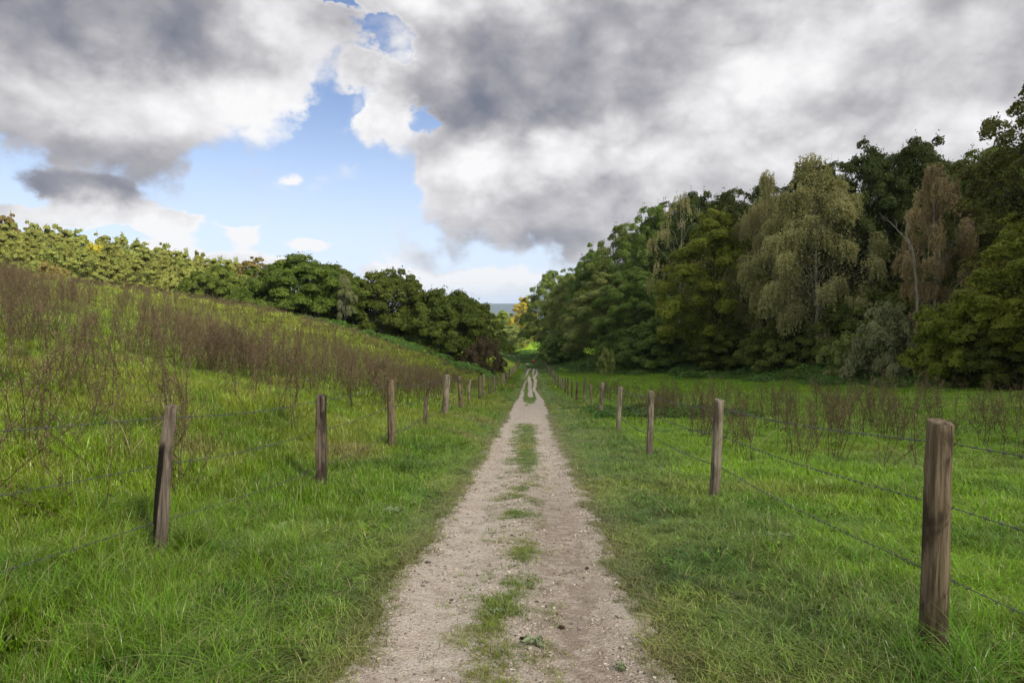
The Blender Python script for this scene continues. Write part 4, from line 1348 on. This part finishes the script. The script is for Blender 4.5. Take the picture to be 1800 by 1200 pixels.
# ------------------------------------------------------------------ dead weeds
M['weed'] = leaf_mat('dead_brown_weed', [(.048, .037, .022), (.150, .112, .068), (.34, .26, .165)], .15, .8, .1, 0)
M['straw'] = plain_mat('dry_straw_stalk', (.40, .32, .20), .7, .2)
def weed_mesh(seed, ns, H, dense=1.0, spread=.2):
    rs = RS(seed); b = MB()
    for s in range(ns):
        h = H * rs.uniform(.7, 1.1)
        d = rs.randn(2) * spread * h * .8
        base = rs.randn(2) * .05 * (ns > 1)
        t = np.linspace(0, 1, 8)
        bend = rs.randn(2) * .06 * h
        pts = np.stack([base[0] + d[0] * t + bend[0] * np.sin(t * 3), base[1] + d[1] * t + bend[1] * np.sin(t * 3), h * t * .98 - .03], -1)
        tone = rs.uniform(.1, .5)
        b.tube(pts, np.linspace(.0065, .0022, 8), 3, a=tone)
        # withered leaves clinging to the stem
        for k in range(int(9 * dense)):
            tt = rs.uniform(.12, .7); p = np.array([np.interp(tt, t, pts[:, i]) for i in range(3)])
            dv = rs.randn(3); dv[2] = -abs(dv[2]) * 1.2; dv /= np.linalg.norm(dv)
            sd = np.cross(dv, rs.randn(3)); sd /= np.linalg.norm(sd)
            l = rs.uniform(.03, .08)
            b.add(np.array([p, p + dv * l * .5 + sd * .009, p + dv * l, p + dv * l * .5 - sd * .009]), [[0, 1, 2, 3]], a=rs.uniform(0, .4))
        # feathery head
        nb = int(13 * dense)
        for k in range(nb):
            tt = .50 + .5 * (k + rs.rand()) / nb
            p = np.array([np.interp(tt, t, pts[:, i]) for i in range(3)])
            l = h * rs.uniform(.10, .24) * (1.25 - tt * .75)
            an = rs.rand() * 6.28; up = rs.uniform(.9, 2.0)
            dv = np.array([cos(an), sin(an), up]); dv /= np.linalg.norm(dv)
            e = p + dv * l
            mid = p + dv * l * .5 + np.array([cos(an), sin(an), 0]) * l * .10
            b.tube(np.array([p, mid, e]), np.array([.0026, .0018, .0010]), 3, a=rs.uniform(.3, .7))
            for q_ in range(int(7 * dense)):
                f = rs.uniform(.3, 1.08)
                c = p + (e - p) * f + rs.randn(3) * .012
                dd = dv + rs.randn(3) * .55; dd /= np.linalg.norm(dd)
                sd = np.cross(dd, rs.randn(3)); sd /= np.linalg.norm(sd)
                l2 = rs.uniform(.018, .05)
                b.add(np.array([c, c + dd * l2 * .5 + sd * .0045, c + dd * l2, c + dd * l2 * .5 - sd * .0045]), [[0, 1, 2, 3]], a=rs.uniform(.35, 1))
    return b.mesh('dead_weed', M['weed'])
WV = [weed_mesh(500 + k, [1, 2, 3, 4, 5, 3, 2, 6, 1, 2, 3, 1, 4, 2][k], [1.3, 1.3, 1.2, 1.35, 1.25, 1.4, 1.1, 1.3, 1.5, .9, 1.0, 1.2, 1.2, 1.45][k], [.9, 1, 1.1, 1.2, 1, 1.2, 1, 1.3, .6, .7, 1, .5, 1.1, .7][k], [.10, .14, .14, .16, .2, .12, .3, .16, .2, .5, .35, .8, .5, .1][k]) for k in range(14)]

rs = RS(31)
def weeds_left():
    n = 60000
    x = rs.uniform(-48, -3.6, n); y = rs.uniform(5.5, 92, n)
    u = -(x - cline(y) + 2.6)
    a = np.arctan2(x, y)
    keep = (a > -.80) & (u > .9)
    P = fbm(x / 3.0, y / 3.0, 201, 3)
    # line of sight coordinate: where the thicket lies
    band = np.exp(-((y - (17 + 0.25 * u)) / 8.5) ** 2) * sstep(1.5, 4, u)
    near = (.13 + sstep(.46, .60, P)) * sstep(26, 12, y) * sstep(1.4, 3.5, u) * .9
    rest = sstep(.46, .60, P) * .35 + .05
    crest = sstep(4, 10, u) * sstep(36, 44, y) * .55
    low = sstep(45, 60, y) * .3
    hug = np.exp(-((u - 2.6) / 1.6) ** 2) * sstep(14, 22, y) * .8
    dens = np.maximum.reduce([band * (.05 + 1.25 * sstep(.45, .60, P)), near, rest, crest, low, hug])
    clear = sstep(4.5, 2.0, u) * sstep(26, 14, y)
    dens = dens * (1 - .85 * clear)
    keep &= rs.rand(n) < dens * .50
    return x[keep], y[keep]
def weeds_right():
    n = 9000
    x = rs.uniform(3.5, 34, n); y = rs.uniform(6, 70, n)
    P = fbm(x / 1.5, y / 1.5, 301, 3)
    row = np.exp(-((y - (15.5 + .15 * x)) / 4.0) ** 2) + .7 * np.exp(-((x - 4.8) / 2.0) ** 2) * sstep(14, 20, y) * sstep(60, 45, y) + .35 * np.exp(-((y - 28) / 8) ** 2)
    keep = (rs.rand(n) < row * sstep(.45, .58, P) * .85) & (np.arctan2(x, y) < .8) & (y > 9.5)
    return x[keep], y[keep]
xl, yl = weeds_left()
nx_, ny_ = [], []
for k in range(46):      # tall ones straggling down towards the left fence
    px, d = rs.uniform(-20, 520), rs.uniform(8.0, 15.5)
    p = at(px, 700, d)
    if p[0] < -3.9 - .10 * max(0, d - 9) :
        nx_.append(p[0]); ny_.append(p[1])
xl = np.concatenate([xl, nx_]); yl = np.concatenate([yl, ny_])
xr_, yr_ = weeds_right()
X_ = np.concatenate([xl, xr_]); Y_ = np.concatenate([yl, yr_])
side_ = np.concatenate([np.zeros(len(xl)), np.ones(len(xr_))])
dd = np.hypot(X_, Y_)
inv = np.abs(np.arctan2(X_, Y_) + .028) < .64
order = np.argsort(dd + (~inv) * 500)
sel = order[:290]; rest = order[290:]
print('dead weeds', len(X_), 'individual', len(sel), 'right', len(xr_))
for k in sel:
    x, y = X_[k], Y_[k]
    o = bpy.data.objects.new('dead_weed', WV[rs.randint(14)])
    SC.collection.objects.link(o)
    s = rs.uniform(.62, 1.25)
    o.location = (x, y, float(G(x, y)) - .02)
    o.rotation_euler = (rs.randn() * .17, rs.randn() * .17, rs.rand() * 6.28)
    o.scale = (s, s, s)
    if side_[k]:
        tag(o, 'withered brown weed standing in the bright pasture beyond the right fence', 'weed', 'dead weeds in the right pasture')
    else:
        tag(o, 'withered brown weed in the thicket on the left hillside', 'weed', 'dead weeds on the left hillside')
n = len(rest)
s = rs.uniform(.72, 1.12, n)
s = s * (1 - .38 * sstep(28, 42, Y_[rest]) * (side_[rest] < .5))
scatter('dead_weeds', np.stack([X_[rest], Y_[rest], G(X_[rest], Y_[rest]) - .02], -1), np.stack([rs.randn(n) * .12, rs.randn(n) * .12, rs.rand(n) * 6.28], -1),
        np.stack([s, s, s], -1), rs.randint(0, 14, n), WV, {}, 'brown haze of withered weeds further up the hillside')

# long dry stalks fallen against the wires
def stalk(px0, py0, px1, py1, d, label, dz=0.0, r=.0032):
    a = at(px0, py0, d); b_ = at(px1, py1, d)
    g = float(G(b_[0], b_[1]))
    t = np.linspace(0, 1, 9)[:, None]
    pts = (b_ - a) * t
    pts[:, 2] += np.sin(t[:, 0] * pi) * .05
    pts[:, 1] += np.sin(t[:, 0] * 2) * .08
    m_ = MB(); m_.tube(pts, np.linspace(r, r * .5, 9), 5, cap=True)
    o = link('dry_stalk', m_.mesh('dry_stalk', M['straw'], True), None, a)
    tag(o, label, 'stalk', 'dry straw-coloured stalks')
stalk(196, 800, 184, 737, 7.2, 'pale broken stalk hanging straight down by the top wire left of the leaning post')
stalk(228, 792, 186, 736, 7.2, 'pale broken stalk slanting down right from the top wire')
stalk(232, 797, 292, 738, 7.4, 'pale curved stalk leaning towards the leaning post')
stalk(1322, 786, 1336, 742, 11.0, 'short pale upright stalk right of the second right post')
stalk(1328, 790, 1385, 752, 11.0, 'pale curved stalk beside the short upright one')
stalk(1618, 826, 1492, 752, 9.0, 'long straw stalk slanting down to the nearest right post')
stalk(606, 770, 590, 728, 11.6, 'pale bent stalk between the second and third left posts')

# ------------------------------------------------------------------ brambles and nettles
def leafpile(seed, R, Hh, n, leaf):
    rs = RS(seed)
    d = sph(rs, n); d[:, 2] = np.abs(d[:, 2])
    sub = sph(rs, 14); sub[:, 2] = abs(sub[:, 2]); lump = np.max(d @ sub.T, axis=1)
    p = d * (0.55 + .5 * lump ** 5)[:, None] * (1 - .3 * rs.rand(n) ** 2)[:, None] * np.array([R, R, Hh])
    N_ = d * .6 + rs.randn(n, 3) * .4 + np.array([0, 0, .5])
    s = leaf * rs.uniform(.7, 1.3, n)
    v, q = leaf_quads(p, N_, s, s * .75, rs, .2)
    return mk_mesh('bramble_mound', v, q, None, FM['bramble'], False, {'rnd': np.clip(.5 + rs.randn(n) * .2, 0, 1)})
BR = [leafpile(60 + k, 1.2, .8, 1500, .13) for k in range(4)]
rs = RS(91)
n = 5200
yb = rs.uniform(28, 230, n)
xb = wood_edge(yb) + rs.uniform(-12, 7, n) * (.6 + yb / 300)
dep = (xb - wood_edge(yb))
keep = rs.rand(n) < np.where(dep < -5, sstep(.46, .64, fbm(xb / 4, yb / 4, 15, 3)) * .8, 1.0) * np.clip(60 / yb, .25, 1)
xb, yb, dep = xb[keep], yb[keep], dep[keep]
hs = rs.uniform(.5, 1.25, len(xb)) * (.75 + .8 * sstep(-8, 0, dep))
# under the hazels and along the crest
lst = [(xb, yb, hs)]
for px, py, d, wpx, m_ in ((650, 590, 78, 180, 34), (760, 625, 75, 180, 40), (850, 640, 66, 80, 40), (560, 565, 80, 120, 14), (400, 530, 90, 120, 14)):
    p = at(px, py, d)
    x = p[0] + rs.uniform(-.5, .5, m_) * wpx / 1250 * d; y = d + rs.uniform(-7, 3, m_)
    k_ = (x - cline(y)) < -4.8
    lst.append((x[k_], y[k_], rs.uniform(.4, 1.0, m_)[k_]))
# nettle patch by the right fence
m_ = 46
x = 2.9 + rs.uniform(-.8, 4.6, m_); y = 27 + rs.uniform(-2.2, 2.8, m_)
lst.append((x, y, rs.uniform(.28, .5, m_)))
xb = np.concatenate([l[0] for l in lst]); yb = np.concatenate([l[1] for l in lst]); hs = np.concatenate([l[2] for l in lst])
n = len(xb)
sc_ = np.where(hs < .5, .55, 1.0) * rs.uniform(.7, 1.3, n) * (1 + yb / 200)
scatter('undergrowth', np.stack([xb, yb, G(xb, yb) - .08], -1), np.stack([rs.randn(n) * .1, rs.randn(n) * .1, rs.rand(n) * 6.28], -1),
        np.stack([sc_, sc_, hs * 1.35], -1), rs.randint(0, 4, n), BR, {}, 'tangle of brambles and nettles along the wood edge and under the hazels')

# leafy things one can point at: dock plants, flowers, clods
M['dock'] = leaf_mat('grey_green_dock', [(.16, .22, .11), (.25, .32, .18), (.34, .40, .26)], .2, .5, .3, .1)
def dock(px, py, L, label, seed, n=7):
    # ground point under the pixel
    d = 3.0
    for _ in range(400):
        p = at(px, py, d)
        if p[2] < float(G(p[0], p[1])):
            break
        d += .03
    me = broadleaf(seed, n, L, .38)
    me.materials.clear(); me.materials.append(M['dock'])
    o = link('dock_plant', me, None, (p[0], p[1], float(G(p[0], p[1])) + .005), (0, 0, seed))
    tag(o, label, 'plant')
    return d
def ground_at(px, py):
    lo = 2.0
    while True:
        p = at(px, py, lo)
        if p[2] < float(G(p[0], p[1])) or lo > 200:
            return np.array([p[0], p[1], float(G(p[0], p[1]))]), lo
        lo += .02 + lo * .002
dock(874, 1086, .06, 'small grey-green dock in the gravel, upper of the two', 3, 5)
dock(938, 1140, .085, 'largest grey-green dock sprawling in the gravel between the ruts', 4, 8)
dock(1090, 1185, .05, 'dock rosette at the bottom edge by the right verge', 5, 7)
dock(690, 905, .16, 'broad-leaved dock in the left verge above the track edge', 6, 8)
dock(480, 940, .2, 'dark broad-leaved dock in the grass between the first two left posts', 9, 9)
dock(560, 930, .16, 'broad-leaved dock in the left verge below the second post', 10, 9)
dock(1370, 950, .17, 'broad-leaved plant in the pasture grass left of the nearest right post', 11, 8)
dock(1352, 940, .12, 'small broad-leaved plant in the pasture grass', 12, 7)
M['petal'] = plain_mat('yellow_petals', (.85, .55, .02), .6, .2, .1)
M['stem'] = plain_mat('flower_stem', (.10, .17, .04), .6, .2)
def dandelion(px, py, label, h=.16, r=.022):
    p, d = ground_at(px, py)
    root = link('dandelion', None, None, p, (0, 0, px))
    tag(root, label, 'flower')
    b = MB(); b.tube(np.array([[0, 0, 0], [.006, 0, h * .5], [0, 0, h]]), .0022, 5)
    link('stem', b.mesh('stem', M['stem'], True), root)
    b = MB()
    for ring, (n_, rr, zz) in enumerate(((14, r, .004), (12, r * .7, .009), (8, r * .4, .012))):
        for k in range(n_):
            a = 6.283 * k / n_ + ring * .3
            c, s_ = cos(a), sin(a); w = rr * .22
            b.add(np.array([[0, 0, h], [c * rr * .6 - s_ * w, s_ * rr * .6 + c * w, h + zz], [c * rr, s_ * rr, h + zz * .8], [c * rr * .6 + s_ * w, s_ * rr * .6 - c * w, h + zz]]), [[0, 3, 2, 1]])
    link('flower_head', b.mesh('flower_head', M['petal']), root)
for a_ in ((768, 738, 'yellow dandelion at the foot of the thick pale post, left of two'), (776, 740, 'yellow dandelion at the foot of the thick pale post, right of two'),
           (573, 662, 'yellow flower in the hillside grass behind the second left post'), (577, 668, 'lower yellow flower in the hillside grass behind the second left post'),
           (226, 690, 'yellow flower among the dead weeds above the top wire'), (184, 728, 'yellow flower just above the top wire near the broken stalks'),
           (543, 712, 'yellow flower left of the second left post')):
    dandelion(*a_, h=.20, r=.03)
M['clod'] = plain_mat('dark_earth', (.045, .030, .022), .95, .1, .4, 30)
M['flint'] = plain_mat('dark_flint', (.085, .06, .065), .6, .3, .4, 30)
M['chip'] = plain_mat('orange_wood_chip', (.55, .30, .12), .7, .2, .2, 30)
def lump(name, px, py, r, mat, label, cat, seed, sq=(1, .8, .6)):
    p, d = ground_at(px, py)
    rs = RS(seed)
    me = bpy.data.meshes.new(name)
    import bmesh
    bm = bmesh.new()
    bmesh.ops.create_icosphere(bm, subdivisions=3, radius=1)
    for v_ in bm.verts:
        n_ = mnoise.fractal(v_.co * 1.6 + Vector((seed, 0, 0)), 1.0, 2.0, 4)
        v_.co = Vector((v_.co.x * sq[0], v_.co.y * sq[1], v_.co.z * sq[2])) * r * (1 + .45 * n_)
    bm.to_mesh(me); bm.free()
    me.materials.append(M[mat])
    o = link(name, me, None, (p[0], p[1], p[2] + r * sq[2] * .55), (0, 0, seed))
    tag(o, label, cat)
lump('dirt_clod', 987, 1110, .024, 'clod', 'dark clod of earth on the right rut, lower', 'clod', 1)
lump('dirt_clod', 1032, 1006, .022, 'clod', 'small dark clod of earth on the right rut, upper', 'clod', 2)
lump('flint', 932, 1041, .020, 'flint', 'dark stone touching the orange chip in the middle of the track', 'stone', 3, (1.3, .8, .6))
lump('wood_chip', 919, 1037, .017, 'chip', 'orange wood chip beside the dark stone on the track', 'chip', 4, (1.8, .6, .35))
lump('flint', 900, 945, .022, 'flint', 'flat dark stone in the middle of the track, farther up', 'stone', 5, (1.5, .8, .4))
lump('flint', 752, 995, .024, 'flint', 'grey-blue stone on the left edge of the gravel', 'stone', 6, (1.2, .9, .6))
lump('flint', 944, 1065, .016, 'flint', 'dark brown pebble just below the orange chip', 'stone', 7)
lump('dirt_clod', 918, 1131, .020, 'clod', 'dark clod at the left side of the sprawling dock', 'clod', 8)

# ------------------------------------------------------------------ cyclist riding away
M['skin'] = plain_mat('skin', (.50, .30, .21), .6, .3, .08)
M['jersey'] = plain_mat('red_jersey', (.62, .07, .09), .8, .2, .1)
M['shorts'] = plain_mat('dark_shorts', (.035, .03, .035), .8, .2, .1)
M['tyre'] = plain_mat('black_tyre', (.02, .02, .02), .7, .3, .1)
M['frame'] = plain_mat('dark_metal_frame', (.06, .06, .065), .35, .5, .1)
M['hair'] = plain_mat('dark_helmet', (.04, .025, .02), .5, .4, .1)
cyy = 149.0; cxx = .42
cz = float(G(cxx, cyy)) + .02
# body: one skinned surface over connected joints, the pelvis at the root
J = [((0, -.12, 1.00), .15), ((0, -.06, 1.12), .135), ((0, .05, 1.30), .15), ((0, .14, 1.45), .135), ((0, .19, 1.54), .055), ((0, .24, 1.66), .095), ((0, .26, 1.74), .085),
     ((-.10, -.08, .94), .095), ((-.11, .26, .78), .065), ((-.11, .08, .46), .05), ((-.11, .04, .34), .035), ((-.11, .18, .31), .033),
     ((.10, -.08, .94), .095), ((.11, .18, .62), .065), ((.11, .0, .26), .05), ((.11, -.03, .15), .035), ((.11, .11, .12), .033),
     ((-.17, .14, 1.44), .055), ((-.24, .26, 1.25), .045), ((-.22, .46, 1.10), .035), ((-.22, .53, 1.08), .03),
     ((.17, .14, 1.44), .055), ((.24, .26, 1.25), .045), ((.22, .46, 1.10), .035), ((.22, .53, 1.08), .03)]
E = [(0, 1), (1, 2), (2, 3), (3, 4), (4, 5), (5, 6), (0, 7), (7, 8), (8, 9), (9, 10), (10, 11), (0, 12), (12, 13), (13, 14), (14, 15), (15, 16), (3, 17), (17, 18), (18, 19), (19, 20), (3, 21), (21, 22), (22, 23), (23, 24)]
me = bpy.data.meshes.new('body')
me.from_pydata([j[0] for j in J], E, [])
pr = link('person', None, None, (cxx, cyy, cz))
tag(pr, 'person in a red top and dark shorts cycling away down the track', 'person')
tmp = bpy.data.objects.new('body_tmp', me)
SC.collection.objects.link(tmp)
md = tmp.modifiers.new('skin', 'SKIN'); md.use_smooth_shade = True
tmp.modifiers.new('sub', 'SUBSURF').levels = 2
for k, (c, r) in enumerate(J):
    me.skin_vertices[0].data[k].radius = (r, r)
me.skin_vertices[0].data[0].use_root = True
dg = bpy.context.evaluated_depsgraph_get()
bm_ = bpy.data.meshes.new_from_object(tmp.evaluated_get(dg))
bpy.data.objects.remove(tmp)
bm_.name = 'body'
bm_.materials.clear(); bm_.materials.append(M['skin'])
body = link('body', bm_, pr)
# clothing: shells over the body
def shell(name, mat, test, off):
    vs = np.array([v_.co for v_ in bm_.vertices]); ns = np.array([v_.normal for v_ in bm_.vertices])
    inside = test(vs)
    fs = [tuple(p.vertices) for p in bm_.polygons if all(inside[i] for i in p.vertices)]
    used = sorted({i for f in fs for i in f}); mp_ = {i: k for k, i in enumerate(used)}
    m2 = bpy.data.meshes.new(name)
    m2.from_pydata([tuple(vs[i] + ns[i] * off) for i in used], [], [[mp_[i] for i in f] for f in fs])
    for p in m2.polygons:
        p.use_smooth = True
    m2.materials.append(M[mat])
    return link(name, m2, pr)
shell('jersey', 'jersey', lambda v_: (v_[:, 2] > 1.06) & (v_[:, 2] < 1.52) & ((np.abs(v_[:, 0]) < .19) | (v_[:, 2] > 1.28)), .014)
shell('shorts', 'shorts', lambda v_: (v_[:, 2] < 1.10) & (v_[:, 2] > .70) & (np.abs(v_[:, 0]) < .3) & (v_[:, 1] < .25), .014)
b = MB()
for k in range(7):
    th0 = k / 7 * pi / 2
    b.tube(np.array([[0, .25, 1.70 + .115 * sin(th0)], [0, .25, 1.70 + .115 * sin(th0 + pi / 14)]]), np.array([.115 * cos(th0) + .003, .115 * cos(th0 + pi / 14) + .003]), 12)
link('helmet', b.mesh('helmet', M['hair'], True), pr)
# bicycle
bk = link('bicycle', None, None, (cxx, cyy, cz))
tag(bk, 'dark bicycle under the rider in the red top', 'bicycle')
def ringmesh(name, mat, R_, r_, cy):
    b = MB()
    a = np.linspace(0, 2 * pi, 33)
    b.tube(np.stack([0 * a, cy + R_ * np.cos(a), R_ + r_ + R_ * np.sin(a) - 0], -1), r_, 6)
    if mat == 'tyre':
        for k in range(16):
            t_ = k * pi / 8
            b.tube(np.array([[0, cy, R_ + r_], [0, cy + R_ * cos(t_), R_ + r_ + R_ * sin(t_)]]), .0015, 3)
    return link(name, b.mesh(name, M[mat], True), bk)
ringmesh('wheel', 'tyre', .32, .02, -.50); ringmesh('wheel', 'tyre', .32, .02, .53)
b = MB()
for p_, q_ in (((0, -.50, .34), (0, -.10, .30)), ((0, -.10, .30), (0, -.20, .84)), ((0, -.19, .80), (0, .40, .86)), ((0, -.10, .30), (0, .41, .80)), ((0, -.50, .34), (0, -.19, .78)), ((0, .39, .95), (0, .45, .62)), ((0, .45, .62), (0, .53, .34))):
    b.tube(np.array([p_, q_], float), .017, 6)
link('frame', b.mesh('frame', M['frame'], True), bk)
b = MB(); b.tube(np.array([[-.25, .50, 1.04], [-.12, .45, 1.03], [0, .42, 1.0], [.12, .45, 1.03], [.25, .50, 1.04]]), .013, 6); b.tube(np.array([[0, .39, .92], [0, .42, 1.01]]), .014, 6)
link('handlebar', b.mesh('handlebar', M['frame'], True), bk)
b = MB(); b.tube(np.array([[0, -.34, .90], [0, -.24, .905], [0, -.08, .90]]), np.array([.07, .055, .018]), 8, cap=True); b.tube(np.array([[0, -.20, .80], [0, -.22, .90]]), .013, 6)
link('saddle', b.mesh('saddle', M['frame'], True), bk)

# ------------------------------------------------------------------ the air
hz = MB()
hz.box((0, 4900, 15), (21000, 10600, 190))
hme = hz.mesh('haze')
hm = bpy.data.materials.new('haze_air')
hm.use_nodes = True
hm.node_tree.nodes.clear()
HN = NT(hm.node_tree)
ho = HN.n('ShaderNodeOutputMaterial'); pv = HN.n('ShaderNodeVolumePrincipled')
pv.inputs['Color'].default_value = (.60, .76, 1.0, 1)
pv.inputs['Density'].default_value = 0.00009
hm.node_tree.links.new(pv.outputs[0], ho.inputs['Volume'])
hme.materials.append(hm)
if HAZE:
    tag(link('haze', hme), kind='stuff')

# ------------------------------------------------------------------ unseen cloud mesh, added to shade the near side of the valley
rs = RS(66)
b = MB()
off = np.array(sdir) / sdir.z * 300.0
cnt = 0
import bmesh
bm = bmesh.new(); bmesh.ops.create_icosphere(bm, subdivisions=3, radius=1)
pv_ = np.array([v_.co for v_ in bm.verts]); pf_ = np.array([[v_.index for v_ in f.verts] for f in bm.faces]); bm.free()
while cnt < 125:
    x, y = rs.uniform(-95, 170), rs.uniform(-90, 190)
    lim = -16 - max(0.0, 42 - y) * 1.0
    if x < lim or y > 178:
        continue
    r = rs.uniform(9, 17)
    c = np.array([x, y, -5]) + off + np.array([0, 0, rs.uniform(-6, 10)])
    lump_ = 1 + .22 * np.sin(pv_ * 5 + rs.rand(3) * 6).sum(1)[:, None] / 1.6
    b.add(c + pv_ * lump_ * r * np.array([1, 1, .6]), t=pf_)
    cnt += 1
M['shade_cloud'] = plain_mat('shade_cloud_white', (.86, .86, .88), 1.0, 0.0, .04, .02)
tag(link('shade_cloud', b.mesh('shade_cloud', M['shade_cloud'], True)), kind='structure')
